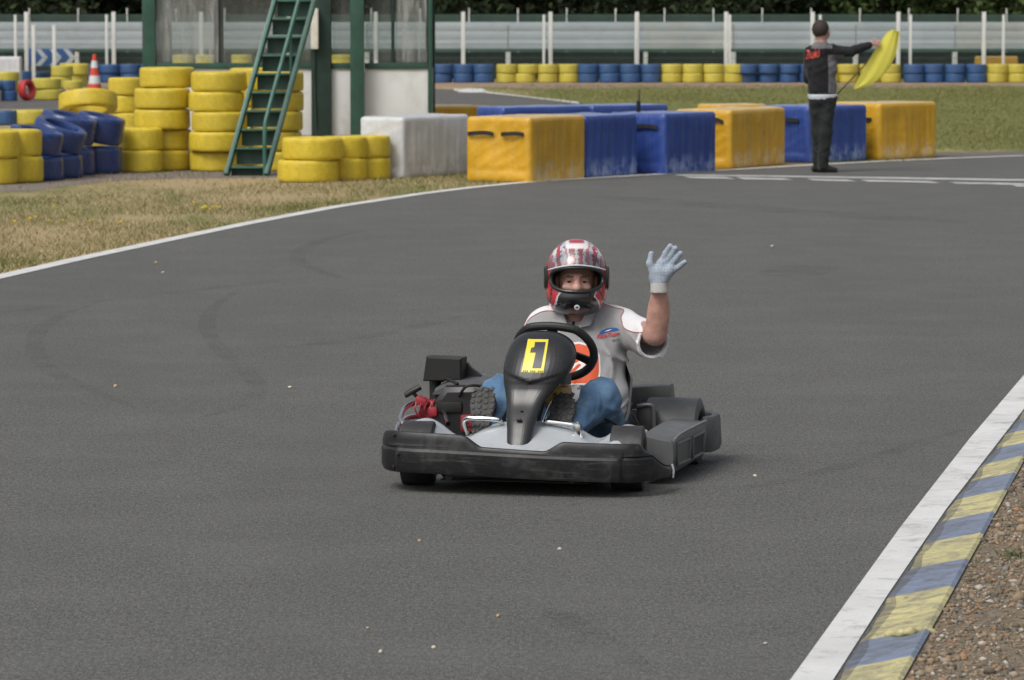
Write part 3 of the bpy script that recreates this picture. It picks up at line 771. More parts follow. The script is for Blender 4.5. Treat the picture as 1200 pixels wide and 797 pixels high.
stack('yellow', 150, 173, 4, 0.24, 0.238, 'the slim stack standing behind the tall stacks', G, 0.02)
GB = 'blue tyres leaning at the track bend'
def lean_pair(c, u, v, R, h, low, up, tilt, zt, dxt, dyt=0.0):
    p = GP(u, v)
    tyre(near[c][0], c, (p.x, p.y, 0.003), R, h, low, GB if c == 'blue' else G)
    tyre(near[c][1], c, (p.x + dxt, p.y + dyt, zt), R * 1.04, h, up, GB if c == 'blue' else G, tilt)
lean_pair('blue', 116, 203.5, 0.27, 0.31, 'blue tyre lying flat on gravel, closest to the yellow stacks', 'big blue tyre tipped over, closest to the yellow stacks', (0.05, radians(12)), 0.37, -0.02)
lean_pair('blue', 80, 205.3, 0.31, 0.30, 'blue tyre lying flat, second from the yellow stacks', 'blue tyre tipped over, second from the yellow stacks', (0.06, radians(13)), 0.40, -0.03)
lean_pair('blue', 67, 208.6, 0.29, 0.26, 'blue tyre mostly in shadow under the most tilted tyre', 'most tilted blue tyre with its dark hole showing', (0.12, radians(20)), 0.36, -0.02)
lean_pair('blue', 44, 211.4, 0.29, 0.255, 'blue tyre lying flat beside the nearest yellow pair', 'blue tyre tipped over beside the nearest yellow pair', (0.05, radians(11)), 0.32, -0.04)
p = GP(19, 213.6)
GY = 'yellow tyres of the low pile at the picture edge'
for k, (u, v) in enumerate(((20, 213.8), (-7, 215.8))):
    stack('yellow', u, v, 2, 0.285, 0.29, ('the pair touching the leaning blue tyres', 'the pair cut by the picture edge')[k], GY, 0.015)
# big yellow tyre leaning back behind the blue ones
p = GP(104, 186); tyre(near['yellow'][2], 'yellow', (p.x, p.y, 0.60), 0.37, 0.22, 'large yellow tyre lying tipped behind the leaning blue tyres', G, (radians(-14), radians(-3)))
stack('yellow', 100, 187.5, 2, 0.34, 0.27, 'the pair carrying the large tipped tyre', G, 0.01)
# low rows beyond
GL = 'tyres of the low row behind the leaning blue tyres'
for k, (u, c) in enumerate(((-18, 'blue'), (5, 'blue'), (32, 'yellow'), (62, 'yellow'))):
    stack(c, u, 147 - k * 0.3, 1, 0.29 if k > 1 else 0.2, 0.24, ('the low row, cut by the picture edge', 'the low row, next to the yellow ones', 'the low row, next to the blue ones', 'the low row, end one nearest the big tipped tyre')[k], GL, use_far=True)
GK = 'tyres piled by the chevron sign'
stack('yellow', 8, 107, 2, 0.27, 0.22, 'the pair before the pale block at the edge', GK, use_far=True)
stack('yellow', 57, 117.5, 2, 0.29, 0.225, 'the pair touching the red tyre', GK, use_far=True)
stack('yellow', 88, 105.5, 1, 0.22, 0.22, 'the gap between cone and red tyre', GK, use_far=True)
stack('yellow', 70, 103, 2, 0.26, 0.26, 'the pair under the chevron sign post', GK, use_far=True)
stack('yellow', 92, 101, 2, 0.28, 0.27, 'the pair beside the tall cone', GK, use_far=True)
stack('yellow', 82, 97.5, 2, 0.27, 0.25, 'the pair behind the cone-side pair', GK, use_far=True)
stack('blue', 11, 118.5, 2, 0.165, 0.21, 'the pair beside the red tyre', GK, use_far=True)
stack('blue', -10, 118.8, 2, 0.19, 0.21, 'the pair cut by the edge, beside the blue pair', GK, use_far=True)
stack('blue', 28, 95.5, 1, 0.27, 0.27, 'the pile right under the chevron arrows', GK, use_far=True)
stack('blue', 46, 94.5, 1, 0.25, 0.24, 'the pile between arrows and yellow pair', GK, use_far=True)
p = GP(31, 118.3); o = tyre(far['red'], 'red', (p.x - 0.05, p.y, 0.21), 0.21, 0.16, 'red tyre standing on edge between blue and yellow pairs', GK, (radians(75), radians(8)))
o.rotation_euler = (radians(82), radians(8), radians(58))
# tyre wall under the far fence: runs of four, two tyres high
GW = 'tyres of the far wall under the fence'
runs = [('blue', 104, 4, 'the blue run left of the booth'), ('blue', 493.5, 4, 'the blue run touching the booth'), ('yellow', 593, 4, 'the first yellow run past the booth'), ('blue', 689, 4, 'the second blue run past the booth'),
        ('yellow', 787, 4, 'the second yellow run past the booth'), ('blue', 876, 4, 'the blue run behind the marshal'), ('yellow', 970, 4, 'the yellow run behind the flag'), ('blue', 1070, 4, 'the last full blue run past the flag'), ('yellow', 1168, 3, 'the yellow run at the edge')]
for c, u0, n, where in runs:
    for k in range(n):
        p = GP(u0 + 24.5 * k, 97)
        for lv in (0, 1):
            tyre(far[c], c, (p.x + rng.normal(0, 0.012), p.y + rng.normal(0, 0.02), 0.002 + lv * 0.232), 0.262, 0.23, '%s %s tyre, %s from booth in %s' % (('lower', 'upper')[lv], c, words_n[k], where), GW)
for u, wv in ((215, 'left of the dark window post'), (241, 'right of the dirty plastic sheet'), (283, 'beside the stair top')):
    stack('yellow', u, 97, 3, 0.262, 0.235, 'the stack seen through glass ' + wv, GW, 0.012, use_far=True)
stack('yellow', 402, 97, 3, 0.262, 0.235, 'the stack seen through glass between the two posts', GW, 0.012, use_far=True)

# ------------------------------------------------------------------ timing booth
M_green = pmat('green_painted_steel', (0.022, 0.075, 0.052), 0.45, var=0.25, scale=4, dirt=(0.05, 0.07, 0.055), dirt_amt=0.5)
M_green_l = pmat('green_stair_paint', (0.045, 0.135, 0.105), 0.42, var=0.2, scale=5, dirt=(0.10, 0.14, 0.12), dirt_amt=0.5)
M_green_d = pmat('dark_green_steel', (0.010, 0.032, 0.024), 0.6, var=0.3, scale=6)
M_panel = pmat('white_panel', (0.66, 0.67, 0.66), 0.5, var=0.05, scale=1.5, dirt=(0.36, 0.34, 0.29), dirt_amt=0.45, dirt_scale=2.0)
def glass_mat(name, haze, streak):
    t = NT(name); co = t.coord('Object', (14, 14, 1.2)); n = t.noise(co, 1.0, 6, 0.7, 0.6); b = t.noise(t.coord(), 1.4, 4)
    tr = t.n('BsdfTransparent'); tr.inputs[0].default_value = (0.94, 0.96, 0.95, 1); gl = t.n('BsdfGlossy'); gl.inputs['Roughness'].default_value = 0.06
    df = t.n('BsdfDiffuse'); df.inputs[0].default_value = (0.55, 0.56, 0.55, 1)
    fr = t.n('LayerWeight'); fr.inputs[0].default_value = 0.2; m1 = t.n('MixShader'); m2 = t.n('MixShader')
    t.l(t.math('MULTIPLY_ADD', fr.outputs['Fresnel'], 0.7, 0.03), m1.inputs[0]); t.l(tr.outputs[0], m1.inputs[1]); t.l(gl.outputs[0], m1.inputs[2])
    a = t.math('ADD', haze, t.math('MULTIPLY', t.ramp(n, [(0.42, 0.0), (0.72, 1.0)]), streak)); a = t.math('MULTIPLY', a, t.math('MULTIPLY_ADD', b, 1.2, 0.4))
    t.l(a, m2.inputs[0]); t.l(m1.outputs[0], m2.inputs[1]); t.l(df.outputs[0], m2.inputs[2]); t.l(m2.outputs[0], t.out.inputs[0]); return t.m
M_glass = glass_mat('window_glass', 0.05, 0.05)
M_film = glass_mat('cloudy_plastic_film', 0.10, 0.40)
DBo = 58.0; k_ = (DBo + 0.1) / FPX
bx = lambda u: (u - 600) * k_                       # photo column -> x on the booth front
bz = lambda v: HC - (v - HOR) * (DBo) / FPX
booth = empty('timing_booth', (bx(340), DBo, 0)); tag(booth, 'glazed booth with green posts and white lower panels behind the tyre stacks', 'booth')
ox = bx(340)
def bpart(name, x0, x1, y0, y1, z0, z1, m, bev=0.006, parent=None):
    b = MB(); b.box(((x0 + x1) / 2 - ox, (y0 + y1) / 2, (z0 + z1) / 2), (x1 - x0, y1 - y0, z1 - z0), bev=bev); return b.build(name, m, parent or booth)
ZT = 3.0; SILL = bz(78)
xL, xR = bx(169), bx(507); DEP = 2.6
bpart('floor_slab', xL - 0.05, xR + 0.05, -0.05, DEP + 0.1, 0.0, 0.10, pmat('booth_concrete', (0.25, 0.24, 0.22), 0.9))
posts = [('corner_post', 169, 184, -0.06, 0.10, M_green), ('wide_post', 366, 389, -0.12, 0.16, M_green_d), ('front_post', 412, 428, -0.30, -0.10, M_green), ('end_post', 502, 507, -0.03, 0.08, M_green), ('mullion', 459, 463, -0.02, 0.05, M_green_d)]
for nm, u0, u1, y0, y1, m in posts:
    bpart(nm, bx(u0), bx(u1), y0, y1, 0.10 if nm != 'mullion' else SILL + 0.06, ZT, m)
for nm, x in (('rear_post', bx(258) * (DBo + DEP) / DBo), ('rear_post', xL + 0.12), ('rear_post', xR - 0.08), ('rear_post', bx(377) * (DBo + DEP) / DBo)):
    bpart(nm, x - 0.07, x + 0.07, DEP - 0.06, DEP + 0.06, 0.10, ZT, M_green_d)
# lower panels and sills on the front, lower panels at the back and the ends
for a, b in ((184.3, 365.7), (389.3, 411.7), (428.3, 501.7)):
    bpart('lower_panel', bx(a), bx(b), 0.0, 0.04, 0.10, SILL - 0.03, M_panel, 0.004)
    bpart('sill', bx(a), bx(b), -0.03, 0.07, SILL - 0.028, SILL + 0.055, M_green, 0.006)
bpart('rear_panel', xL + 0.2, xR - 0.16, DEP - 0.02, DEP + 0.02, 0.10, SILL - 0.10, M_panel, 0.004)
for x in (xL + 0.08, xR - 0.06): bpart('end_panel', x - 0.02, x + 0.02, 0.12, DEP - 0.08, 0.10, SILL - 0.05, M_panel, 0.004)
def pane(u0, u1, y, m, nm='window_pane', kx=1.0):
    b = MB(); b.box(((bx(u0) * kx + bx(u1) * kx) / 2 - ox, y, (SILL + 0.06 + ZT - 0.05) / 2), ((bx(u1) - bx(u0)) * kx - 0.01, 0.006, ZT - SILL - 0.12)); return b.build(nm, m, booth, smooth=None)
pane(185, 258, 0.03, M_film, 'plastic_sheet'); pane(259, 365, 0.03, M_glass); pane(390, 411, 0.03, M_glass); pane(429, 458.5, 0.03, M_glass); pane(463.5, 501, 0.03, M_film, 'plastic_sheet')
pane(190, 252, DEP, M_glass, 'rear_pane', (DBo + DEP) / DBo); pane(264, 500, DEP, M_glass, 'rear_pane', (DBo + DEP) / DBo)
for x in (xL + 0.08, xR - 0.06):
    b = MB(); b.box((x - ox, DEP / 2, (SILL + ZT) / 2), (0.006, DEP - 0.3, ZT - SILL - 0.12)); b.build('end_pane', M_glass, booth, smooth=None)
bpart('roof', xL - 0.25, xR + 0.25, -0.35, DEP + 0.3, ZT + 0.002, ZT + 0.16, M_green, 0.02)
bpart('desk', bx(200), bx(480), 0.25, 0.75, SILL - 0.14, SILL - 0.10, pmat('desk_wood', (0.25, 0.17, 0.09), 0.5))
mbx = bpart('meter_box', bx(366.5), bx(375), -0.30, -0.122, bz(57), bz(10), pmat('beige_plastic', (0.62, 0.60, 0.53), 0.45), 0.012)
b = MB(); b.tube([(bx(370) - ox, -0.15, bz(57)), (bx(370) - ox, -0.15, bz(100)), (bx(372) - ox, -0.14, 0.2)], 0.012, 8); b.build('cable_duct', M_green_d, booth)

# ------------------------------------------------------------------ green steel stair up to the roof
M_riser = pmat('riser_green', (0.042, 0.088, 0.072), 0.6, var=0.2, scale=5)
sp = GP(265, 206.5); st = empty('steel_stair', (sp.x, sp.y, 0)); tag(st, 'steep green steel stair with handrail rising before the booth', 'stair')
S0 = Vector((0, 0, 0.0)); run = Vector((0.60, 1.15, 2.35)); Wd = Vector((0.455, 0, 0)); TOP = 1.42
def rail(p0, p1, w, d):
    b = MB(); dr = (p1 - p0); ln = dr.length; dr = dr.normalized(); sx = Vector((1, 0, 0)); sx = (sx - dr * sx.dot(dr)).normalized(); nz_ = sx.cross(dr)
    rot = Matrix((sx, dr, nz_)).transposed(); b.box((p0 + p1) / 2, (w, ln, d), rot, bev=0.006); return b
rail(S0, S0 + run * TOP, 0.045, 0.16).build('stringer', M_green_l, st); rail(S0 + Wd, S0 + Wd + run * TOP, 0.045, 0.16).build('stringer', M_green_l, st)
n = 13
for i in range(1, n + 4):
    p = S0 + run * ((0.10 + 0.209 * (i - 1)) / 2.35) + Wd * 0.5
    if p.z > 3.2: break
    b = MB(); b.box(p + Vector((0.0, 0.02, 0)), (0.408, 0.16, 0.022), bev=0.003); b.build('tread', M_green_l, st)
    b = MB(); b.box(p + Vector((0.0, 0.075, -0.098)), (0.404, 0.014, 0.172)); b.build('riser', M_riser, st)
h0 = S0 + Wd + Vector((-0.015, 0, 0.60))
b = MB(); b.tube(spline([S0 + Wd + Vector((-0.015, -0.01, 0.0)), S0 + Wd + Vector((-0.015, -0.01, 0.52)), h0 + run * 0.06, h0 + run * 0.3, h0 + run * 0.7, h0 + run * 1.3], 6), 0.024, 10); b.build('handrail', M_green_l, st)
for f in (0.45, 0.9):
    b = MB(); b.tube([S0 + Wd + run * f + Vector((-0.015, 0, 0.05)), h0 + run * f], 0.016, 8); b.build('baluster', M_green_l, st)

# ------------------------------------------------------------------ vinyl covered foam blocks
def vinyl_mat(name, c, pale, rough=0.30):
    t = NT(name); co = t.coord(); x, y, z = t.xyz(co)[:3]
    n = t.noise(co, 3, 5, 0.6); st_ = t.noise(t.coord('Object', (24, 24, 1.1)), 1.0, 5, 0.65); sc = t.noise(t.coord('Object', (9, 9, 5)), 1.0, 7, 0.75, 0.8)
    cc = t.mix(t.ramp(n, [(0.3, 0.0), (0.7, 1.0)]), [k * 0.85 for k in c], [min(1, k * 1.1) for k in c])
    cc = t.mix(t.ramp(st_, [(0.45, 0.0), (0.8, 0.13)]), cc, pale)
    low = t.ramp(z, [(0.06, 0.62), (0.17, 0.42), (0.24, 0.0)])     # scuffed, dusty band where karts rub
    nx, ny, nz_ = t.xyz(t.coord('Normal'))[:3]; sd_ = t.ramp(t.math('ABSOLUTE', ny), [(0.7, 0.0), (0.9, 1.0)])
    cc = t.mix(t.math('MULTIPLY', t.math('MULTIPLY', t.ramp(sc, [(0.44, 0.0), (0.56, 1.0)]), low), sd_), cc, pale)
    top_sheen = t.math('MULTIPLY', t.ramp(nz_, [(0.75, 0.0), (0.97, 1.0)]), t.math('MULTIPLY_ADD', n, 0.5, 0.25))   # sky reflection on the flat top, painted in with the pale tint
    cc = t.mix(top_sheen, cc, pale)
    nrm = t.n('NewGeometry'); 
    t.color(cc); t.set(Roughness=t.math('MULTIPLY_ADD', n, 0.2, rough - 0.1)); t.b.inputs['Specular IOR Level'].default_value = 0.45
    t.bump(t.noise(co, 9, 4), 0.25, 0.03); return t.m
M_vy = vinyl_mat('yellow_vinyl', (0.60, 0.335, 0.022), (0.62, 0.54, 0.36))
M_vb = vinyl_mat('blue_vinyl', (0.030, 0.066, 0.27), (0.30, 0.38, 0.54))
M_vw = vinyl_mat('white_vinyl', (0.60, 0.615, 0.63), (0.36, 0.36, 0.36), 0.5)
M_strap = pmat('black_strap', (0.012, 0.012, 0.012), 0.6)
def foam_block(label, px0, px1, W, m, H=0.70, handles=(), seed=0, sag=0.0, gap=0.0, group='padded blocks along the track'):
    a, b = GP(*px0), GP(*px1); t = (b - a); Ln = t.length - gap; t.normalize(); ang = math.atan2(t.y, t.x)
    root = empty('foam_block', (a.x, a.y, 0), ang)       # local x along the track side, local y to the rear
    tag(root, label, 'barrier block', group)
    rr = 0.045; N = 26
    def pt(p, nr):
        q = Vector((min(max(p[0], rr), Ln - rr), min(max(p[1], rr), W - rr), min(max(p[2], 0.03), H - rr)))
        d = Vector(p) - q
        if d.length > 1e-6: d.normalize()
        v = q + d * rr if d.length > 0 else Vector(p)
        edge = 0.0
        s_ = seed * 3.7
        side = abs(nr[1]); end = abs(nr[0]); top = nr[2] > 0.5
        mid = min(1, (H - p[2]) * 6) * min(1, p[2] * 5 + 0.25)
        ed = min(1.0, max(0.0, min(p[0], Ln - p[0]) / 0.10)) if side else (min(1.0, max(0.0, min(p[1], W - p[1]) / 0.10)) if end else min(1.0, max(0.0, min(p[0], Ln - p[0], p[1], W - p[1]) / 0.10)))
        if side: dd = 0.012 * (0.3 - abs(noise.noise((p[0] * 10 + s_, 3.5, p[2] * 0.8)))) + 0.010 * noise.noise((p[0] * 15 + s_, 0.5, p[2] * 0.9)) + 0.016 * noise.noise((p[0] * 3 + s_, 1.5, p[2] * 2))
        elif end:
            q = p[1] * 0.85 + p[2] * 1.1 + 0.10 * noise.noise((p[1] * 2.5, p[2] * 2.5, s_)) + s_ * 0.3
            dd = 0.016 * (1 - abs(sin(q * 9.0))) ** 2.2 * (0.45 + noise.noise((p[1] * 2, p[2] * 2, 3 + s_))) + 0.010 * (1 - abs(sin(q * 15.0 + p[2] * 4))) ** 3 + 0.022 * noise.noise((p[1] * 1.8 + s_, 2.5, p[2] * 1.8))
            dd -= 0.012 * math.exp(-((p[2] - 0.125) / 0.014) ** 2)
        else: dd = 0.012 * noise.noise((p[0] * 4 + s_, p[1] * 4, 0.3)) - sag * (1 - (2 * p[0] / Ln - 1) ** 2)
        if not top and p[2] < 0.12: dd += (0.060 if end else 0.035) * (1 - p[2] / 0.12) * (0.7 + 0.6 * noise.noise((p[0] * 7 + s_, p[1] * 7, 0.2)))
        return v + Vector(nr) * dd * ed * (mid if not top else 1)
    b_ = MB()
    def face(f, nr, nu, nv): b_.grid(lambda u, v: pt(f(u, v), nr), nu, nv)
    face(lambda u, v: (u * Ln, 0, v * H), (0, -1, 0), 64, N); face(lambda u, v: (u * Ln, W, v * H), (0, 1, 0), 40, N)
    face(lambda u, v: (0, u * W, v * H), (-1, 0, 0), 40, N); face(lambda u, v: (Ln, u * W, v * H), (1, 0, 0), 40, N)
    face(lambda u, v: (u * Ln, v * W, H), (0, 0, 1), 30, 26)
    me = b_.mesh('cover', m, None)
    bm = bmesh.new(); bm.from_mesh(me); bmesh.ops.remove_doubles(bm, verts=bm.verts, dist=0.014); bmesh.ops.recalc_face_normals(bm, faces=bm.faces); bm.to_mesh(me); bm.free(); shade(me)
    link('cover', me, root)
    for (y0, y1, z, s_) in handles:
        h = MB(); pts = spline([(-0.015, y0, z), (-0.035, y0 + (y1 - y0) * 0.25, z + s_), (-0.040, y0 + (y1 - y0) * 0.75, z + s_ * 0.6), (-0.015, y1, z)], 6)
        ring = [[p + Vector((0, 0, -0.022)), p + Vector((-0.010, 0, -0.022)), p + Vector((-0.010, 0, 0.022)), p + Vector((0, 0, 0.022))] for p in pts]
        h.loft(ring); h.build('strap_handle', M_strap, root)
    return root
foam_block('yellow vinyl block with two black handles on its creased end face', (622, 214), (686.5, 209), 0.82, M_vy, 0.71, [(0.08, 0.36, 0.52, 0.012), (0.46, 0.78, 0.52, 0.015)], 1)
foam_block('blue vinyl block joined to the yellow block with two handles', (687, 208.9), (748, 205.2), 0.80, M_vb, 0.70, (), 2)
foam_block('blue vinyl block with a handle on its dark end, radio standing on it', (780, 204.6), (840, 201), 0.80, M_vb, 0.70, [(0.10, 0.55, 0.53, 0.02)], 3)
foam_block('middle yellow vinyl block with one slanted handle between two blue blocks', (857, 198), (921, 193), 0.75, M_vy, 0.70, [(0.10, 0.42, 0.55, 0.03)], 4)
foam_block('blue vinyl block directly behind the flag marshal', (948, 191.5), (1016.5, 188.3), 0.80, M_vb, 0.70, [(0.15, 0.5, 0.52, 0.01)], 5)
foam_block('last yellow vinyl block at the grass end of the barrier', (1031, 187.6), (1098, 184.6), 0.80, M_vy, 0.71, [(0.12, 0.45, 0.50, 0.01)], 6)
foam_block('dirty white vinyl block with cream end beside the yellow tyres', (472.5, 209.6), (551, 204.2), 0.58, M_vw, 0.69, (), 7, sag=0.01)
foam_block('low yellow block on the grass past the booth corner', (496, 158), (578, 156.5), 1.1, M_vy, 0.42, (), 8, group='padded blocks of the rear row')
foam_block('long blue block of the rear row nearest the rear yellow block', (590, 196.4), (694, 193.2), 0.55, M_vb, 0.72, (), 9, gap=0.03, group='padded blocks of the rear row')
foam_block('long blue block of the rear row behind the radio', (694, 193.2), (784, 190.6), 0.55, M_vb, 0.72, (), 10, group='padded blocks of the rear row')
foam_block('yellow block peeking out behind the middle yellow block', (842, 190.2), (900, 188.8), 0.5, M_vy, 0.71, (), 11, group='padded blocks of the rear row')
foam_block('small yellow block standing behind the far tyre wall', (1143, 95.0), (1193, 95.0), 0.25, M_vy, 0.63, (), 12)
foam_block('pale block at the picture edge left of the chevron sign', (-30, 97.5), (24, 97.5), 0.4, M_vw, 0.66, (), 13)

# two-way radio standing on the blue block
a = GP(780, 204.6); b2 = GP(840, 201); t = (b2 - a).normalized(); rear = Vector((-t.y, t.x, 0)); p = a + t * 0.10 + rear * 0.42
radio = empty('handheld_radio', (p.x - 0.02, p.y, 0.703), 0.3); tag(radio, 'black handheld radio with thin antenna standing on the blue block', 'radio')
M_blk = pmat('black_plastic', (0.014, 0.014, 0.015), 0.45)
b = MB(); b.box((0, 0, 0.065), (0.045, 0.032, 0.13), bev=0.006); b.build('case', M_blk, radio)
b = MB(); b.tube([(0.010, 0, 0.125), (0.010, 0, 0.17), (0.011, 0, 0.27)], [0.009, 0.007, 0.004], 8); b.build('antenna', M_blk, radio)
b = MB(); b.tube([(-0.013, 0, 0.128), (-0.013, 0, 0.146)], 0.006, 8); b.build('volume_knob', M_blk, radio)

# chevron sign, cones
p = GP(58, 95); sgn = empty('chevron_sign', (p.x, p.y, 0)); tag(sgn, 'blue bend sign with three white chevrons beside the tall cone', 'sign')
M_sb = pmat('sign_blue', (0.02, 0.10, 0.34), 0.4, var=0.08); M_sw = pmat('sign_white', (0.62, 0.66, 0.70), 0.45, var=0.08)
fx = p.y / FPX; Wp = 54 * fx; zc = HC - (67 - HOR) * fx; Hp = 20.5 * fx
b = MB(); b.box((0, 0, zc), (Wp, 0.03, Hp), bev=0.008); b.build('plate', M_sb, sgn)
for k in range(3):
    x0 = -Wp / 2 + Wp * (0.20 + 0.30 * k); b = MB(); w_ = Wp * 0.12; tip = Wp * 0.15
    for s_ in (1, -1):
        q = [(x0, s_ * Hp * 0.47), (x0 + w_, s_ * Hp * 0.47), (x0 + w_ + tip, 0), (x0 + tip, 0)]
        vs = [(x, -0.022, zc + z) for x, z in q] + [(x, -0.0165, zc + z) for x, z in q]
        b.add(vs, [(0, 1, 2, 3), (7, 6, 5, 4), (0, 4, 5, 1), (1, 5, 6, 2), (2, 6, 7, 3), (3, 7, 4, 0)])
    b.build('chevron', M_sw, sgn, smooth=None)
for s_ in (-1, 1):
    b = MB(); b.tube([(s_ * Wp * 0.38, 0.05, 0), (s_ * Wp * 0.38, 0.05, zc + Hp * 0.45)], 0.03, 10); b.build('post', M_post_w, sgn)
M_co = pmat('cone_orange', (0.56, 0.055, 0.025), 0.5, var=0.12); M_cw = pmat('cone_white', (0.60, 0.60, 0.58), 0.5, var=0.1)
def cone(u, v, H, label, pale=False):
    p = GP(u, v); r = empty('traffic_cone', (p.x, p.y, 0)); tag(r, label, 'cone', 'traffic cones')
    rb, rt = H * 0.185, H * 0.04; f = lambda z: rb + (rt - rb) * z
    b = MB(); b.box((0, 0, 0.02), (H * 0.46, H * 0.46, 0.04), bev=0.01); b.build('base', M_co, r)
    b = MB(); b.lathe([(f(z), 0.04 + z * (H - 0.04)) for z in np.linspace(0, 1, 8)] + [(0.001, H)], 28, closed=False); b.build('body', M_co, r)
    for z0, z1 in ((0.20, 0.42), (0.63, 0.82)):
        b = MB(); b.lathe([(f(z) + 0.004, 0.04 + z * (H - 0.04)) for z in (z0, z1)], 28, closed=False); b.build('white_band', M_cw, r)
cone(111, 109.0, 0.86, 'tall orange and white traffic cone beside the yellow pile')
cone(80, 121, 0.32, 'small faded orange cone half hidden behind the tipped tyre')

# ------------------------------------------------------------------ kart (local x = right in the photo, y = towards its rear, z up)
TH = radians(12.5); KO = Vector((0.0409, 16.263, 0.004))
kart = empty('kart', KO, -TH); tag(kart, 'black and grey racing kart with a yellow number 1 plate on its nose', 'kart')
M_bump = pmat('bumper_plastic', (0.014, 0.0145, 0.0155), 0.40, var=0.25, scale=5, spec=0.35, bump=0.05, bscale=300, dirt=(0.085, 0.085, 0.083), dirt_amt=0.7, dirt_scale=7)
M_pod = pmat('pod_plastic', (0.098, 0.100, 0.102), 0.42, var=0.15, scale=5, dirt=(0.18, 0.18, 0.18), dirt_amt=0.5, dirt_scale=6)
M_nose = pmat('nose_plastic', (0.020, 0.021, 0.023), 0.27, var=0.15, scale=4, spec=0.42, dirt=(0.04, 0.04, 0.04), dirt_amt=0.4, dirt_scale=9)
M_fair = pmat('silver_fairing', (0.46, 0.49, 0.515), 0.30, metal=0.15, var=0.08, scale=4, dirt=(0.2, 0.2, 0.2), dirt_amt=0.35, dirt_scale=8)
M_rub = pmat('slick_rubber', (0.030, 0.030, 0.031), 0.55, var=0.3, scale=12, bump=0.15, bscale=90, dirt=(0.10, 0.10, 0.10), dirt_amt=0.5, dirt_scale=10)
M_chrome = pmat('chromed_tube', (0.62, 0.62, 0.62), 0.16, metal=1.0, var=0.06)
M_steel = pmat('painted_tube', (0.05, 0.05, 0.055), 0.4, metal=0.5)
M_red = pmat('red_engine_paint', (0.30, 0.018, 0.03), 0.45, var=0.3, scale=25, dirt=(0.04, 0.015, 0.015), dirt_amt=0.9, dirt_scale=22)
M_eng = pmat('engine_black', (0.018, 0.018, 0.019), 0.4, var=0.3, dirt=(0.07, 0.07, 0.07), dirt_amt=0.5)
M_blk2 = pmat('steering_black', (0.012, 0.012, 0.012), 0.5)
M_grey = pmat('grey_plastic', (0.075, 0.077, 0.08), 0.42, var=0.12, dirt=(0.15, 0.15, 0.15), dirt_amt=0.4)
M_floor_pan = pmat('floor_pan', (0.02, 0.02, 0.02), 0.6)

# front bumper: one moulding swept round the nose, upper lip cut away in the middle
def bumper(zs=0.0):
    path = spline([(-0.548, 0.0, 0), (-0.552, -0.07, 0), (-0.530, -0.17, 0), (-0.478, -0.250, 0), (-0.40, -0.283, 0), (-0.20, -0.302, 0), (0.03, -0.310, 0), (0.26, -0.305, 0), (0.44, -0.287, 0), (0.515, -0.258, 0), (0.565, -0.18, 0), (0.594, -0.08, 0), (0.604, 0.0, 0)], 18)
    n = len(path); rings = []
    for i, p in enumerate(path):
        tng = (path[min(i + 1, n - 1)] - path[max(i - 1, 0)]).normalized(); nr = Vector((tng.y, -tng.x, 0))   # outward
        x = p.x; side = max(0.0, min(1.0, (p.y + 0.05) / 0.25))
        def step(a, b, v): s_ = max(0.0, min(1.0, (v - a) / (b - a))); return s_ * s_ * (3 - 2 * s_)
        cut = step(-0.185, -0.095, x) * (1 - step(0.145, 0.235, x))
        lft = 1 - step(-0.5, 0.5, x)
        top = 0.212 + 0.030 * lft - 0.042 * cut
        tt = max(0.0, min(1.0, (p.y + 0.245) / 0.245))
        if x > 0: top -= 0.105 * (1 - (1 - tt) ** 2.2)
        else: top -= 0.05 * tt ** 1.5
        bot = 0.060 + 0.020 * lft + 0.03 * side * (1 if x < 0 else -0.6)
        mid = min(0.160 + 0.020 * lft, top - 0.004)
        bulge = 0.020 * step(-0.452, -0.436, x) * (1 - step(0.448, 0.464, x))
        th = 0.030
        prof = [(-th, bot + 0.012), (-0.006, bot), (bulge - 0.003, bot + 0.004), (bulge + 0.004, bot + 0.022), (bulge + 0.004, mid - 0.012), (bulge - 0.004, mid - 0.002), (0.000, mid + 0.002),
                (-0.002, mid + (top - mid) * 0.5), (-0.005, top - 0.012), (-0.010, top - 0.003), (-0.018, top), (-th - 0.008, top - 0.004), (-th - 0.012, top - 0.016), (-th, (top + bot) / 2)]
        rings.append([p + nr * a + Vector((0, 0, z)) for a, z in prof])
    b = MB(); b.loft(rings); return b
_n = M_bump.node_tree; _tc = _n.nodes.new('ShaderNodeTexCoord'); _mp = _n.nodes.new('ShaderNodeMapping'); _mp.inputs['Scale'].default_value = (4, 4, 70); _n.links.new(_tc.outputs['Object'], _mp.inputs[0])
_ns = _n.nodes.new('ShaderNodeTexNoise'); _ns.inputs['Scale'].default_value = 1.0; _ns.inputs['Detail'].default_value = 8; _ns.inputs['Roughness'].default_value = 0.75; _n.links.new(_mp.outputs[0], _ns.inputs['Vector'])
_rp = _n.nodes.new('ShaderNodeValToRGB'); _rp.color_ramp.elements[0].position = 0.56; _rp.color_ramp.elements[1].position = 0.74; _n.links.new(_ns.outputs['Fac'], _rp.inputs[0])
_mx = _n.nodes.new('ShaderNodeMix'); _mx.data_type = 'RGBA'; _bs = _n.nodes['Principled BSDF']; _src = _bs.inputs['Base Color'].links[0].from_socket
_n.links.new(_rp.outputs[0], _mx.inputs[0]); _n.links.new(_src, _mx.inputs[6]); _mx.inputs[7].default_value = (0.085, 0.085, 0.083, 1); _n.links.new(_mx.outputs[2], _bs.inputs['Base Color'])
fb = bumper().build('front_bumper', M_bump, kart, smooth=35)
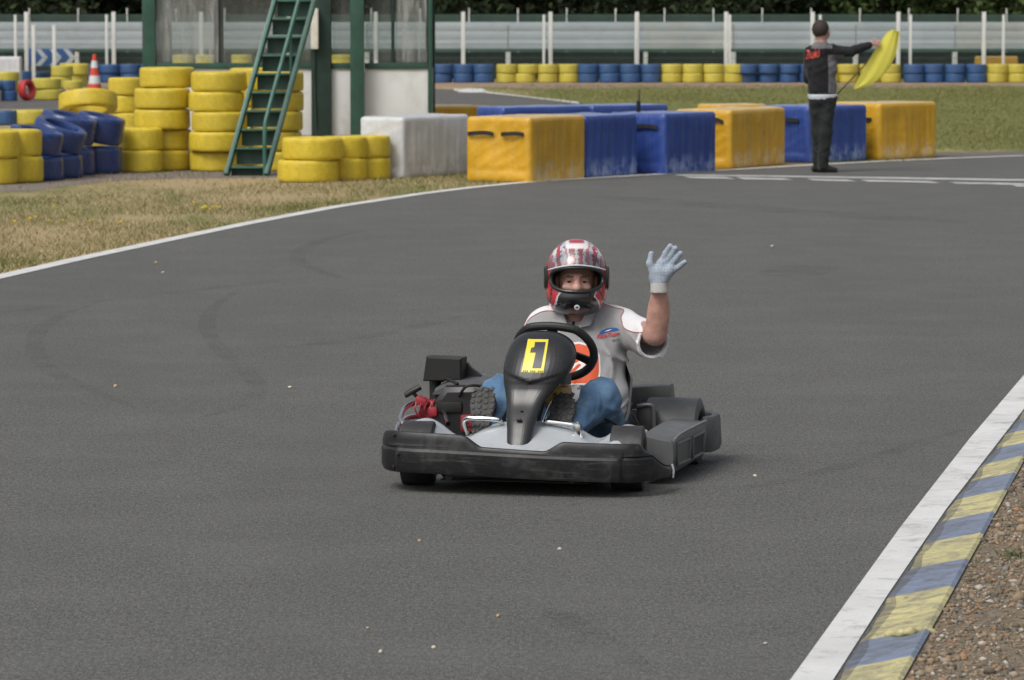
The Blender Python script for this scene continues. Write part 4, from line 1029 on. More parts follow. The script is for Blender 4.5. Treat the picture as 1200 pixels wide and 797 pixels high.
# pale worn end edge and bolts on the bumper
b = MB(); b.tube(spline([(0.611, 0.0, 0.052), (0.613, 0.004, 0.080), (0.606, 0.008, 0.106)], 4), 0.0045, 8); b.build('worn_edge', pmat('worn_plastic', (0.42, 0.42, 0.42), 0.6), fb)
for x, y, z in ((-0.462, -0.262, 0.225), (-0.462, -0.262, 0.10), (-0.435, -0.300, 0.155), (0.45, -0.292, 0.155), (0.472, -0.268, 0.09)):
    b = MB(); b.lathe([(0.0, 0.003), (0.004, 0.0025), (0.006, 0.0), (0.005, -0.012)], 14, Matrix.Translation((x, y - 0.010, z)) @ Matrix.Rotation(pi / 2, 4, 'X'), closed=False); b.build('bolt', M_blk2, fb)
# raised rib lines on the lower slab
# silver fairing between bumper and nose
def fair(a, b_):
    x = -0.47 + 0.96 * a; fr_ = -0.275 + 0.14 * max(0.0, abs(x - 0.02) - 0.30) / 0.2; y = fr_ + (0.105 - fr_) * b_
    g = lambda c, w: math.exp(-((x - c) / w) ** 2)
    z = 0.142 + 0.02 * b_ + 0.115 * b_ * b_ + 0.034 * g(0.02, 0.19) * min(1, b_ * 2.2) - 0.045 * (g(-0.27, 0.075) + g(0.30, 0.07)) * min(1, b_ * 2) + 0.05 * (1.35 * g(-0.42, 0.09) + 1.15 * g(0.40, 0.09)) * min(1, b_ * 3) * (1.0 - 0.5 * b_)
    z -= 0.05 * max(0, b_ - 0.7) / 0.3 + 0.10 * max(0, abs(x) - 0.40)
    return (x, y, z)
b = MB(); b.grid(fair, 60, 30); ff = b.build('front_fairing', M_fair, kart, smooth=None)
ff.modifiers.new('thickness', 'SOLIDIFY').thickness = 0.006; shade(ff.data)

# nose panel: moulded bulb with a narrow neck
prof = [  # z, y of the front skin, centre x, half width, depth
    (0.166, -0.138, 0.012, 0.040, 0.05), (0.176, -0.156, 0.012, 0.046, 0.065), (0.235, -0.120, 0.011, 0.054, 0.075), (0.290, -0.080, 0.008, 0.064, 0.085), (0.335, -0.045, 0.012, 0.076, 0.095), (0.375, -0.024, 0.020, 0.096, 0.115),
    (0.405, -0.014, 0.028, 0.114, 0.14), (0.425, -0.011, 0.034, 0.124, 0.16), (0.445, -0.004, 0.040, 0.134, 0.175), (0.475, 0.010, 0.046, 0.141, 0.19), (0.515, 0.036, 0.050, 0.140, 0.19), (0.555, 0.070, 0.048, 0.125, 0.17), (0.582, 0.105, 0.044, 0.100, 0.13), (0.600, 0.140, 0.041, 0.068, 0.08), (0.608, 0.165, 0.040, 0.030, 0.04)]
zz = [p[0] for p in prof]
def interp(i, t):
    c = spline([Vector(p[1:4]) for p in prof], 6); return c
cs3 = spline([Vector((p[0], p[1], p[2])) for p in prof], 6); cs4 = spline([Vector((p[3], p[4], 0)) for p in prof], 6)
rings = []
for q, w in zip(cs3, cs4):
    z, yf, cx_ = q; hw, dp = w.x, w.y; ring = []
    for k in range(44):
        a = 2 * pi * k / 44; c_, s_ = cos(a), sin(a)
        e = 0.72
        px = cx_ + hw * math.copysign(abs(c_) ** e, c_)
        fy = math.copysign(abs(s_) ** (e if s_ > 0 else 0.9), s_)
        py = yf + dp * 0.5 + dp * 0.5 * fy
        # concave flute down the neck and a pinched crease under the bulb
        if s_ < 0:
            dx_ = abs(px - cx_); zc_ = 0.418 + 0.30 * dx_; k1 = max(0.0, min(1.0, (zc_ + 0.010 - z) / 0.020)); k1 = k1 * k1 * (3 - 2 * k1); k2 = max(0.0, min(1.0, (z - 0.27) / 0.12))
            py += 0.015 * k1 * k2 * math.exp(-(dx_ / (hw * 0.75)) ** 2)
        if False: py += 0.010 * math.exp(-((z - 0.410 - 0.25 * abs(px - cx_)) / 0.014) ** 2) * math.exp(-((px - cx_) / (hw * 0.55)) ** 2)
        ring.append((px, py, z + 0.10 * (py - yf)))
    rings.append(ring)
b = MB(); b.loft(rings); nose = b.build('nose_panel', M_nose, kart, smooth=None, fix=True)
nb_ = BVHTree.FromPolygons([v.co for v in nose.data.vertices], [tuple(p.vertices) for p in nose.data.polygons])
M_pl_y = pmat('plate_yellow', (0.70, 0.60, 0.035), 0.35, var=0.03); M_pl_k = pmat('plate_charcoal', (0.035, 0.035, 0.045), 0.4, var=0.1); M_pl_t = pmat('plate_small_print', (0.12, 0.10, 0.02), 0.5)
VD = Vector((-sin(TH), cos(TH), 0))                 # looking direction of the photograph in kart space: artwork is laid on along it
def nose_place(x, y): return Vector((0.0465 + x + (y * 0.16), -0.9 + 0.0, 0.523 + y)) + Vector((0.205, 0, 0))
sheet_poly = poly_fill([(-0.046, -0.062), (0.044, -0.062), (0.046, 0.062), (-0.038, 0.062)], 0.012)
plate = decal('number_plate', sheet_poly, nose_place, nb_, VD, M_pl_y, nose, 0.0025)
one = [(-0.026, 0.046), (0.040, 0.052), (0.036, -0.044), (-0.006, -0.046), (-0.004, 0.014), (-0.028, 0.012), (-0.027, 0.026), (-0.010, 0.030), (-0.007, 0.046)]
one = [(-0.008, 0.052), (0.036, 0.053), (0.031, -0.044), (-0.004, -0.045), (0.001, 0.014), (-0.022, 0.013), (-0.020, 0.030), (-0.008, 0.034)]
decal('number_one', poly_fill(one, 0.012), nose_place, nb_, VD, M_pl_k, plate, 0.0045)
for k in range(11):
    if k in (3, 7): continue
    x0 = -0.040 + k * 0.0075; decal('small_print', poly_fill([(x0, -0.059), (x0 + 0.005, -0.059), (x0 + 0.005, -0.0545), (x0, -0.0545)], 0.01), nose_place, nb_, VD, M_pl_t, plate, 0.0045)
b = MB(); b.lathe([(0.0, 0.004), (0.009, 0.004), (0.012, 0.0), (0.010, -0.004)], 16, Matrix.Translation((0.010, -0.096, 0.275)) @ Matrix.Rotation(pi / 2 + 0.5, 4, 'X'), closed=False); b.build('bolt', M_blk2, nose)
b = MB(); b.lathe([(0.0, 0.003), (0.005, 0.003), (0.006, 0.0)], 12, Matrix.Translation((0.012, -0.062, 0.31)) @ Matrix.Rotation(pi / 2 + 0.5, 4, 'X'), closed=False); b.build('bolt', M_blk2, nose)

# steering wheel
SC = Vector((0.066, 0.33, 0.522)); al = radians(49)
U_ = Vector((0.03, -cos(al), sin(al))).normalized(); X_ = Vector((1, 0.0, -0.02)).normalized(); X_ = (X_ - U_ * X_.dot(U_)).normalized(); N_ = X_.cross(U_)
sw_pts = []
for k in range(56):
    a = 2 * pi * k / 56; sx, sy = cos(a), sin(a); r = 0.158
    yy = sy * r
    if sy > 0.80: yy = 0.80 * r + (sy - 0.80) * r * 0.45      # flattened top
    sw_pts.append(SC + X_ * (sx * r) + U_ * yy)
b = MB(); b.tube(sw_pts, 0.0175, 12, closed=True); swh = b.build('steering_wheel', M_blk2, kart, smooth=None)
for a in (radians(-20), radians(200), radians(90)):
    d = X_ * cos(a) + U_ * sin(a); b = MB(); q = d.cross(N_)
    rr = [[SC + d * s_ - N_ * dz_ + q * w_ * sg for sg, nz2 in ((1, 0), (-1, 0))] + [SC + d * s_ - N_ * dz_ + N_ * 0.008 + q * w_ * sg for sg in (-1, 1)] for s_, w_, dz_ in ((0.03, 0.026, 0.02), (0.08, 0.017, 0.012), (0.150 if a < 1.5 else 0.13, 0.022, 0.0))]
    b.loft(rr); b.build('spoke', M_blk2, swh, smooth=None)
b = MB(); b.lathe([(0.0, 0.0), (0.045, 0.0), (0.048, -0.01), (0.03, -0.03), (0.0, -0.035)], 24, Matrix.Translation(SC) @ Matrix((X_, U_, N_)).transposed().to_4x4(), closed=False); b.build('hub', M_blk2, swh)
b = MB(); b.tube([SC - N_ * -0.02, SC + (SC - Vector((0.03, 0.0, 0.14))).normalized() * -0.45], 0.011, 10); b.build('steering_column', M_steel, kart)

# wheels
M_rub_r = pmat('dusty_slick_rubber', (0.078, 0.080, 0.083), 0.5, var=0.2, scale=10, bump=0.15, bscale=90, dirt=(0.12, 0.12, 0.12), dirt_amt=0.5, dirt_scale=10)
def wheel(x, y, R, w, steer=0.0, rear=False):
    r = empty('wheel', (x, y, R), steer); r.parent = kart
    M = Matrix.Rotation(pi / 2, 4, 'Y')
    b = MB(); pr = [(0.52 * R, -.40 * w), (0.60 * R, -.48 * w), (0.78 * R, -.50 * w), (0.92 * R, -.47 * w), (0.985 * R, -.455 * w), (R, -.42 * w), (R, .42 * w), (0.985 * R, .455 * w), (0.92 * R, .47 * w), (0.78 * R, .50 * w), (0.60 * R, .48 * w), (0.52 * R, .40 * w)]
    b.lathe(pr, 48, M); b.build('tyre', M_rub_r if rear else M_rub, r, smooth=50)
    b = MB(); b.lathe([(0.515 * R, -.42 * w), (0.50 * R, -.36 * w), (0.46 * R, -.1 * w), (0.25 * R, 0), (0.0, 0), (0.0, 0.05 * w), (0.25 * R, 0.08 * w), (0.45 * R, 0.1 * w), (0.50 * R, .36 * w), (0.515 * R, .42 * w)], 32, M, closed=False); b.build('rim', M_steel if rear else M_chrome, r)
    return r
wheel(-0.425, 0.0, 0.128, 0.135, 0.10); wheel(0.430, 0.0, 0.128, 0.135, 0.10)
wheel(0.440, 0.98, 0.139, 0.235, rear=True); wheel(-0.46, 0.98, 0.139, 0.225, rear=True)
b = MB(); b.tube([(-0.55, 0.98, 0.139), (0.56, 0.98, 0.139)], 0.016, 12); b.build('rear_axle', M_chrome, kart)
# chassis tubes and floor pan
b = MB()
for sx in (-0.30, 0.32): b.tube(spline([(sx * 0.8, -0.26, 0.065), (sx, -0.05, 0.065), (sx, 0.5, 0.06), (sx * 0.95, 1.15, 0.07)], 6), 0.015, 8)
b.tube([(-0.40, 0.0, 0.12), (0.40, 0.0, 0.12)], 0.015, 8); b.tube([(-0.3, 1.13, 0.075), (0.32, 1.13, 0.075)], 0.015, 8); b.tube([(-0.3, 0.5, 0.062), (0.32, 0.5, 0.062)], 0.015, 8)
b.build('chassis_frame', M_steel, kart)
b = MB(); b.box((0.01, 0.17, 0.044), (0.60, 0.72, 0.006), bev=0.002); b.build('floor_pan', M_floor_pan, kart)
# pedals with chromed hoops in front of the shoe soles
def hoop(pts, nm='pedal_hoop'):
    b = MB(); b.tube(spline(pts, 6), 0.0095, 10); return b.build(nm, M_chrome, kart, smooth=None)
hoop([(-0.248, 0.10, 0.20), (-0.250, 0.05, 0.247), (-0.236, 0.035, 0.266), (-0.20, 0.03, 0.268), (-0.11, 0.03, 0.265), (-0.095, 0.045, 0.25), (-0.085, 0.10, 0.21)])
hoop([(0.075, 0.10, 0.215), (0.078, 0.04, 0.255), (0.10, 0.03, 0.262), (0.17, 0.03, 0.256), (0.205, 0.03, 0.25), (0.222, 0.045, 0.235), (0.224, 0.10, 0.17)])
b = MB(); b.box((0.222, 0.03, 0.225), (0.022, 0.03, 0.06), bev=0.004); b.tube([(0.215, 0.03, 0.262), (0.240, 0.02, 0.20)], 0.007, 8); b.build('pedal_bracket', M_chrome, kart)
b = MB(); b.tube([(0.078, 0.04, 0.258), (0.088, 0.10, 0.31), (0.10, 0.16, 0.35)], 0.006, 8); b.build('pedal_lever', M_chrome, kart)

# right-hand side pod with recessed windows
def pod_point():
    b = MB()
    o = [(0.570, 0.205), (0.578, 0.32), (0.592, 0.55), (0.598, 0.74), (0.590, 0.88)]            # outer line x,y
    i_ = [(0.445, 0.205), (0.44, 0.32), (0.44, 0.55), (0.44, 0.74), (0.44, 0.86)]
    zt = [0.172, 0.190, 0.196, 0.196, 0.190]; zi = [0.190, 0.205, 0.210, 0.208, 0.20]; zb = [0.036, 0.040, 0.048, 0.060, 0.075]
    O = spline([(x, y, z) for (x, y), z in zip(o, zt)], 8); I = spline([(x, y, z) for (x, y), z in zip(i_, zi)], 8); B = spline([(x, y, z) for (x, y), z in zip(o, zb)], 8)
    rings = []
    for p, q, r in zip(O, I, B):
        e = 0.016
        rings.append([(q.x, q.y, r.z + 0.01), (r.x - 0.05, r.y, r.z - 0.004), (r.x - 0.012, r.y, r.z), (r.x - 0.002, r.y, r.z + 0.012), (p.x + 0.006, p.y, p.z * 0.55 + r.z * 0.45), (p.x + 0.004, p.y, p.z - e), (p.x - 0.002, p.y, p.z - 0.005), (p.x - e, p.y, p.z + 0.001), (p.x - 0.05, p.y, p.z + 0.006), (q.x + 0.02, q.y, q.z), (q.x, q.y, q.z - 0.012)])
    b.loft(rings); return b
pod = pod_point().build('side_pod', M_pod, kart, smooth=45)
M_dark = pmat('dark_recess', (0.022, 0.022, 0.023), 0.6)
def pod_x(y): 
    c = [(0.205, 0.570), (0.32, 0.578), (0.55, 0.592), (0.74, 0.598), (0.90, 0.590)]
    for (a, xa), (b_, xb) in zip(c, c[1:]):
        if a <= y <= b_: return xa + (xb - xa) * (y - a) / (b_ - a)
    return c[-1][1]
for y0, y1 in ((0.27, 0.47), (0.53, 0.74)):
    b = MB()
    def f(a, c, y0=y0, y1=y1): y = y0 + (y1 - y0) * a; return (pod_x(y) + 0.0075, y, 0.075 + 0.085 * c)
    fr = [f(k / 6, 0) for k in range(7)] + [f(1, k / 4) for k in range(1, 5)] + [f(1 - k / 6, 1) for k in range(1, 7)] + [f(0, 1 - k / 4) for k in range(1, 4)]
    b.tube(fr, 0.0065, 8, closed=True); w = b.build('window_frame', M_pod, pod, smooth=None)
    b = MB(); b.grid(f, 8, 4); b.build('window_recess', M_dark if y0 > 0.5 else M_grey, pod, smooth=None)
b = MB(); b.tube([Vector((pod_x(y) + 0.004, y, z)) for y, z in ((0.21, 0.178), (0.26, 0.186), (0.32, 0.193), (0.43, 0.197), (0.55, 0.199), (0.65, 0.200), (0.74, 0.199), (0.86, 0.195))], 0.0055, 8); b.build('worn_rim', pmat('pale_worn_plastic', (0.19, 0.19, 0.19), 0.55, var=0.3, scale=30), pod, smooth=None)
# rear bumper wrapping round the back
path = spline([(0.53, 0.90, 0), (0.592, 0.93, 0), (0.606, 1.03, 0), (0.594, 1.15, 0), (0.52, 1.21, 0), (0.2, 1.25, 0), (-0.2, 1.25, 0), (-0.50, 1.23, 0), (-0.60, 1.17, 0), (-0.62, 1.05, 0), (-0.60, 0.95, 0)], 8)
rings = []
for i, p in enumerate(path):
    tng = (path[min(i + 1, len(path) - 1)] - path[max(i - 1, 0)]).normalized(); nr = Vector((tng.y, -tng.x, 0)); zt_ = 0.205 if i > 6 else 0.14 + 0.065 * i / 6
    rings.append([p + nr * a + Vector((0, 0, z)) for a, z in ((-0.02, 0.07), (0.008, 0.055), (0.015, 0.075), (0.012, 0.13), (0.010, zt_ - 0.02), (0.003, zt_ - 0.004), (-0.012, zt_), (-0.026, zt_ - 0.008), (-0.028, 0.12))])
b = MB(); b.loft(rings); rbm = b.build('rear_bumper', M_grey, kart, smooth=40)
b = MB(); b.box((0.611, 1.02, 0.115), (0.012, 0.08, 0.05), bev=0.003); b.build('slot', M_dark, rbm)
# seat: moulded shell whose edge shows behind the driver
def seat_pt(a, b_):
    s_ = b_ * 1.0; u = (a - 0.5) * 2
    back = min(1, s_ / 0.62); y = 0.56 + 0.20 * min(1, s_ / 0.35) + 0.27 * max(0, (s_ - 0.30)) ; z = 0.09 + 0.02 * s_ + 0.36 * max(0, s_ - 0.32) / 0.68
    w = 0.165 + 0.065 * min(1, s_ * 2.2) - 0.07 * max(0, s_ - 0.78) * 3.5
    return (0.08 + w * sin(u * 1.45) / sin(1.45), y - 0.20 * (1 - cos(u * 1.35)) * (1 if s_ > 0.3 else 0.3), z + 0.13 * abs(u) ** 2.5 * (1 - back * 0.75))
b = MB(); b.grid(seat_pt, 30, 30); seat = b.build('seat', M_eng, kart, smooth=None); md = seat.modifiers.new('thickness', 'SOLIDIFY'); md.thickness = 0.010
b = MB(); b.tube([(0.285, 0.72, 0.27), (0.33, 0.80, 0.16), (0.345, 0.85, 0.10)], 0.009, 8); b.build('seat_stay', M_chrome, kart)
b = MB(); b.tube(spline([(0.265, 0.70, 0.10), (0.285, 0.66, 0.20), (0.305, 0.70, 0.28)], 5), 0.010, 8); b.build('seat_stay', M_grey, kart)
# grey cover plate beside the seat and box behind
b = MB(); b.box((0.345, 0.83, 0.165), (0.075, 0.05, 0.20), bev=0.018); b.build('chain_guard', M_eng, kart)
b = MB(); b.tube(spline([(0.315, 0.80, 0.255), (0.365, 0.80, 0.262), (0.385, 0.80, 0.24), (0.388, 0.80, 0.10)], 5), 0.009, 8); b.build('guard_edge', M_grey, kart)
b = MB(); b.box((0.285, 1.10, 0.268), (0.25, 0.13, 0.095), Matrix.Rotation(-0.08, 3, 'Y'), bev=0.016); b.build('silencer_box', M_pod, kart)
# engine on the left with cover, red cowl, recoil starter, air box
eng = empty('engine', (-0.42, 0.72, 0)); eng.parent = kart
def ep(nm, b, m, smooth=40, parent=None):
    b.v = [(x + 0.42, y - 0.72, z) for x, y, z in b.v]; return b.build(nm, m, parent or eng, smooth=smooth)
b = MB(); b.loft([[(x0, y, 0.13), (x1, y, 0.13), (x1, y, z1), (x1 - 0.04, y, z1 + 0.035), (x0 + 0.05, y, z1 + 0.03), (x0, y, z1 - 0.04)] for y, x0, x1, z1 in ((0.60, -0.50, -0.27, 0.285), (0.615, -0.515, -0.255, 0.305), (0.80, -0.53, -0.24, 0.325), (0.92, -0.50, -0.25, 0.31))]); ep('engine_cover', b, M_eng, 30)
b = MB(); b.box((-0.44, 0.598, 0.255), (0.11, 0.02, 0.05), bev=0.012); ep('cover_slot', b, pmat('slot_black', (0.006, 0.006, 0.006), 0.7))
b = MB(); b.loft([[(-0.53, y, 0.30), (-0.26, y, 0.30), (-0.27, y, 0.335 + k), (-0.34, y, 0.355 + k), (-0.46, y, 0.35 + k), (-0.52, y, 0.325 + k)] for y, k in ((0.66, -0.012), (0.68, 0.0), (0.88, 0.012), (0.96, 0.005))]); ep('tank_lid', b, M_grey, 35)
b = MB(); b.lathe([(0.0, 0.02), (0.02, 0.02), (0.04, 0.014), (0.052, 0.0), (0.052, -0.05), (0.0, -0.05)], 28, Matrix.Translation((-0.545, 0.66, 0.225)) @ Matrix.Rotation(pi / 2, 4, 'X') @ Matrix.Rotation(-0.5, 4, 'Y'), closed=False); cowl = ep('starter_cowl', b, M_red)
for k in range(9):
    a = radians(40 * k); b = MB(); b.box((-0.545 + 0.034 * cos(a), 0.640, 0.225 + 0.034 * sin(a)), (0.006, 0.010, 0.026), Matrix.Rotation(-a, 3, 'Y'), bev=0.002); ep('cooling_fin', b, M_red, 40, cowl)
b = MB(); b.box((-0.565, 0.62, 0.275), (0.05, 0.05, 0.035), Matrix.Rotation(0.4, 3, 'Y'), bev=0.01); b.box((-0.51, 0.60, 0.235), (0.04, 0.04, 0.04), bev=0.01); b.box((-0.53, 0.61, 0.175), (0.05, 0.05, 0.03), bev=0.008); ep('red_bracket', b, M_red)
b = MB(); b.tube([(-0.575, 0.66, 0.27), (-0.605, 0.64, 0.305)], 0.008, 8); b.tube([(-0.640, 0.63, 0.295), (-0.612, 0.635, 0.312), (-0.575, 0.645, 0.332)], [0.012, 0.014, 0.012], 10); ep('starter_handle', b, M_blk2)
b = MB()
for k in range(5): b.tube(spline([(-0.56 + 0.012 * k, 0.60, 0.20 + 0.01 * k), (-0.585 + 0.02 * k, 0.585, 0.245), (-0.575 + 0.022 * k, 0.62, 0.30 - 0.006 * k)], 5), 0.0035, 6)
ep('spring', b, M_red)
b = MB(); b.box((-0.345, 0.585, 0.19), (0.085, 0.03, 0.07), bev=0.006); lab_ = ep('red_plate', b, M_red)
tv, tf = text_polys('EX', 0.05, 0, 0.001); b = MB(); b.add([(x - 0.345, 0.568, y + 0.19) for x, y, z in tv], tf); ep('red_plate_letters', b, pmat('dark_letters', (0.05, 0.005, 0.005), 0.5), None, lab_)
b = MB(); b.loft([[(x0, y, z0), (x1, y, z0 + 0.005), (x1, y, z1), (x0 + 0.015, y, z1 + 0.004)] for y, x0, x1, z0, z1 in ((0.74, -0.580, -0.430, 0.352, 0.440), (0.748, -0.590, -0.422, 0.346, 0.447), (0.83, -0.590, -0.420, 0.346, 0.447), (0.84, -0.58, -0.430, 0.352, 0.440))]); ab = ep('air_box', b, M_blk2, 30)
b = MB(); b.loft([[(-0.42, y, 0.345), (-0.42, y, 0.42), (-0.405, y, 0.40), (-0.33, y, 0.345)] for y in (0.83, 0.86)]); ep('air_box_bracket', b, M_blk2, 30, ab)
b = MB(); b.tube([(-0.555, 0.83, 0.24), (-0.56, 0.84, 0.35)], 0.026, 12); ep('intake_pipe', b, M_blk2)
# left side bars, silver pod rail
b = MB(); b.tube(spline([(-0.46, 0.25, 0.14), (-0.565, 0.30, 0.215), (-0.60, 0.42, 0.245), (-0.605, 0.58, 0.262), (-0.56, 0.66, 0.268), (-0.48, 0.62, 0.24), (-0.40, 0.40, 0.205)], 7), 0.0105, 10); b.build('side_bar', M_chrome, kart, smooth=None)
b = MB(); b.tube(spline([(-0.47, 0.22, 0.10), (-0.575, 0.28, 0.165), (-0.615, 0.42, 0.19), (-0.62, 0.62, 0.205), (-0.56, 0.74, 0.20)], 7), 0.012, 10); b.build('side_bar', M_chrome, kart, smooth=None)
b = MB(); b.box((-0.53, 0.50, 0.11), (0.12, 0.50, 0.06), bev=0.025); b.build('side_rail', M_pod, kart)
# honey-coloured reservoir, battery and cables under the nose
M_hon = pmat('reservoir_tan', (0.30, 0.19, 0.05), 0.35, var=0.2)
b = MB(); b.box((0.105, 0.20, 0.345), (0.10, 0.09, 0.10), bev=0.02); b.build('fuel_tank', M_hon, kart)
b = MB(); b.lathe([(0.0, 0.045), (0.022, 0.045), (0.024, 0.035), (0.024, 0.0)], 18, Matrix.Translation((0.14, 0.17, 0.40)), closed=False); b.build('tank_cap', M_grey, kart)

# hoses and cables about the engine and seat
M_hose = pmat('black_hose', (0.012, 0.012, 0.012), 0.5)
for pts, r_ in (([(-0.30, 0.62, 0.16), (-0.25, 0.50, 0.10), (-0.22, 0.30, 0.08), (-0.20, 0.10, 0.20)], 0.005), ([(-0.40, 0.60, 0.30), (-0.36, 0.57, 0.345), (-0.30, 0.60, 0.34), (-0.26, 0.66, 0.28)], 0.006),
                ([(0.12, 0.22, 0.34), (0.20, 0.24, 0.30), (0.30, 0.40, 0.22), (0.33, 0.62, 0.14)], 0.005), ([(-0.53, 0.84, 0.34), (-0.48, 0.72, 0.36), (-0.42, 0.66, 0.345)], 0.007)):
    b = MB(); b.tube(spline(pts, 8), r_, 8); b.build('hose', M_hose, kart, smooth=None)
b = MB(); b.tube(spline([(-0.46, 0.92, 0.365), (-0.38, 0.94, 0.355), (-0.30, 0.93, 0.345), (-0.24, 0.90, 0.33)], 6), 0.009, 10); b.build('exhaust_stay', M_chrome, kart, smooth=None)
b = MB(); b.tube(spline([(0.20, 0.06, 0.246), (0.19, 0.075, 0.20), (0.17, 0.09, 0.12)], 5), 0.006, 8); b.build('brake_rod', M_chrome, kart, smooth=None)

# ------------------------------------------------------------------ the waving driver (same axes as the kart)
drv = empty('person', KO, -TH); tag(drv, 'kart driver in red and white helmet waving a gloved hand', 'person', 'people')
M_skin = pmat('skin', (0.49, 0.275, 0.22), 0.5, var=0.22, scale=22, bump=0.08, bscale=120); M_skin.node_tree.nodes['Principled BSDF'].inputs['Subsurface Weight'].default_value = 0.08
M_skin.node_tree.nodes['Principled BSDF'].inputs['Subsurface Radius'].default_value = (0.01, 0.004, 0.002)
M_brow = pmat('brow_hair', (0.10, 0.055, 0.035), 0.7)
def cloth(name, c, var=0.12, wv=420, rough=0.85, spots=None):
    t = NT(name); co = t.coord(); n = t.noise(co, 7, 5, 0.6); f = t.noise(co, wv, 2, 0.5)
    cc = t.mix(t.ramp(n, [(0.3, 0.0), (0.7, 1.0)]), [k * (1 - var) for k in c], [k * (1 + var) for k in c])
    cc = t.mix(t.ramp(f, [(0.35, 0.25), (0.6, 0.0)]), cc, [k * 0.5 for k in c])
    if spots is not None: cc = t.mix(t.ramp(t.noise(co, 11, 5, 0.65), [(0.45, 0.0), (0.7, 0.7)]), cc, spots)
    t.color(cc); t.set(Roughness=rough); t.b.inputs['Specular IOR Level'].default_value = 0.2; t.b.inputs['Sheen Weight'].default_value = 0.1
    t.bump(f, 0.25, 0.002); return t.m
M_shirt = cloth('grey_shirt', (0.325, 0.323, 0.330)); M_shirt_w = cloth('white_shirt', (0.72, 0.72, 0.74), 0.05); M_jean = cloth('blue_denim', (0.080, 0.160, 0.275), 0.25, 350, 0.9, (0.16, 0.25, 0.36))
M_pipe = pmat('red_piping', (0.40, 0.09, 0.10), 0.7)
HD = np.array([0.063, 0.765, 0.795]); HA = TH            # head centre; the head looks at the camera
SH_R = (0.258, 0.83, 0.580); EL_R = (0.430, 0.585, 0.575); WR_R = (0.462, 0.512, 0.775); PALM = (0.474, 0.50, 0.843)
SH_L = (-0.098, 0.84, 0.570); EL_L = (-0.150, 0.62, 0.405); WR_L = (-0.075, 0.45, 0.485); HND_L = (-0.050, 0.37, 0.53)
def body_sdf(P):
    q = rotz(P, -HA, HD) + np.array([0, 0, 0.016], np.float32)       # head space: -y towards the camera
    head = sm(0.03, ell(q, (0, 0.01, 0.02), (0.076, 0.098, 0.105)), ell(q, (0, -0.035, -0.055), (0.062, 0.062, 0.075)))
    head = sm(0.018, head, cap(q, (0, -0.088, 0.02), (0, -0.116, -0.026), 0.010, 0.0175), ell(q, (0.014, -0.103, -0.028), (0.011, 0.011, 0.009)), ell(q, (-0.014, -0.103, -0.028), (0.011, 0.011, 0.009)))
    for s in (-1, 1):
        head = sm(0.016, head, cap(q, (s * 0.012, -0.094, 0.022), (s * 0.050, -0.080, 0.020), 0.0095, 0.008))        # brow ridge
        head = sm(0.022, head, ell(q, (s * 0.040, -0.078, -0.025), (0.021, 0.015, 0.016)))                            # cheek
        head = ssub(0.010, head, ell(q, (s * 0.031, -0.103, 0.0035), (0.017, 0.012, 0.0068)))                         # eye socket
        head = sm(0.006, head, ell(q, (s * 0.080, 0.015, -0.005), (0.012, 0.022, 0.034)))                             # ear
    head = sm(0.010, head, cap(q, (-0.018, -0.092, -0.072), (0.018, -0.092, -0.072), 0.008, 0.008))
    neck = cap(P, (0.066, 0.79, 0.56), (0.065, 0.775, 0.71), 0.058, 0.055)
    tor = sm(0.08, ell(P, (0.08, 0.80, 0.45), (0.165, 0.10, 0.15)), ell(P, (0.08, 0.73, 0.27), (0.165, 0.12, 0.15)), cap(P, SH_L, SH_R, 0.050, 0.050))
    arm = sm(0.025, cap(P, SH_R, EL_R, 0.050, 0.044), cap(P, EL_R, WR_R, 0.043, 0.029), ell(P, (0.447, 0.570, 0.650), (0.042, 0.046, 0.080)), ell(P, (0.455, 0.555, 0.700), (0.035, 0.038, 0.07)), cap(P, WR_R, PALM, 0.026, 0.024))
    arl = sm(0.025, cap(P, SH_L, EL_L, 0.048, 0.044), cap(P, EL_L, WR_L, 0.044, 0.031), cap(P, WR_L, HND_L, 0.028, 0.030))
    leg = 1e3
    for h, k, a in (((0.195, 0.66, 0.165), (0.228, 0.37, 0.335), (0.145, 0.13, 0.215)), ((-0.01, 0.66, 0.165), (-0.175, 0.36, 0.345), (-0.175, 0.13, 0.225))):
        leg = np.minimum(leg, sm(0.03, cap(P, h, k, 0.055, 0.034), cap(P, k, a, 0.032, 0.026)))
    return sm(0.04, sm(0.03, head, neck), sm(0.05, tor, arm, arl), sm(0.05, tor, leg)) if False else np.minimum(np.minimum(sm(0.03, head, neck), neck), sm(0.035, neck, tor, arm, arl, leg))
def body_region(C):
    q = rotz(C, -HA, HD) + np.array([0, 0, 0.016]); br = np.zeros(len(C), bool)
    for s in (-1, 1):
        x = q[:, 0] * s; br |= (x > 0.013) & (x < 0.052) & (q[:, 1] < -0.07) & (np.abs(q[:, 2] - (0.0215 - 2.6 * (x - 0.034) ** 2)) < 0.0042)
    return np.where(br, 1, 0)
body, body_bvh = sdf_obj('body', body_sdf, (-0.30, 0.06, 0.08), (0.54, 0.98, 0.94), 0.0058, [M_skin, M_brow], drv, body_region)
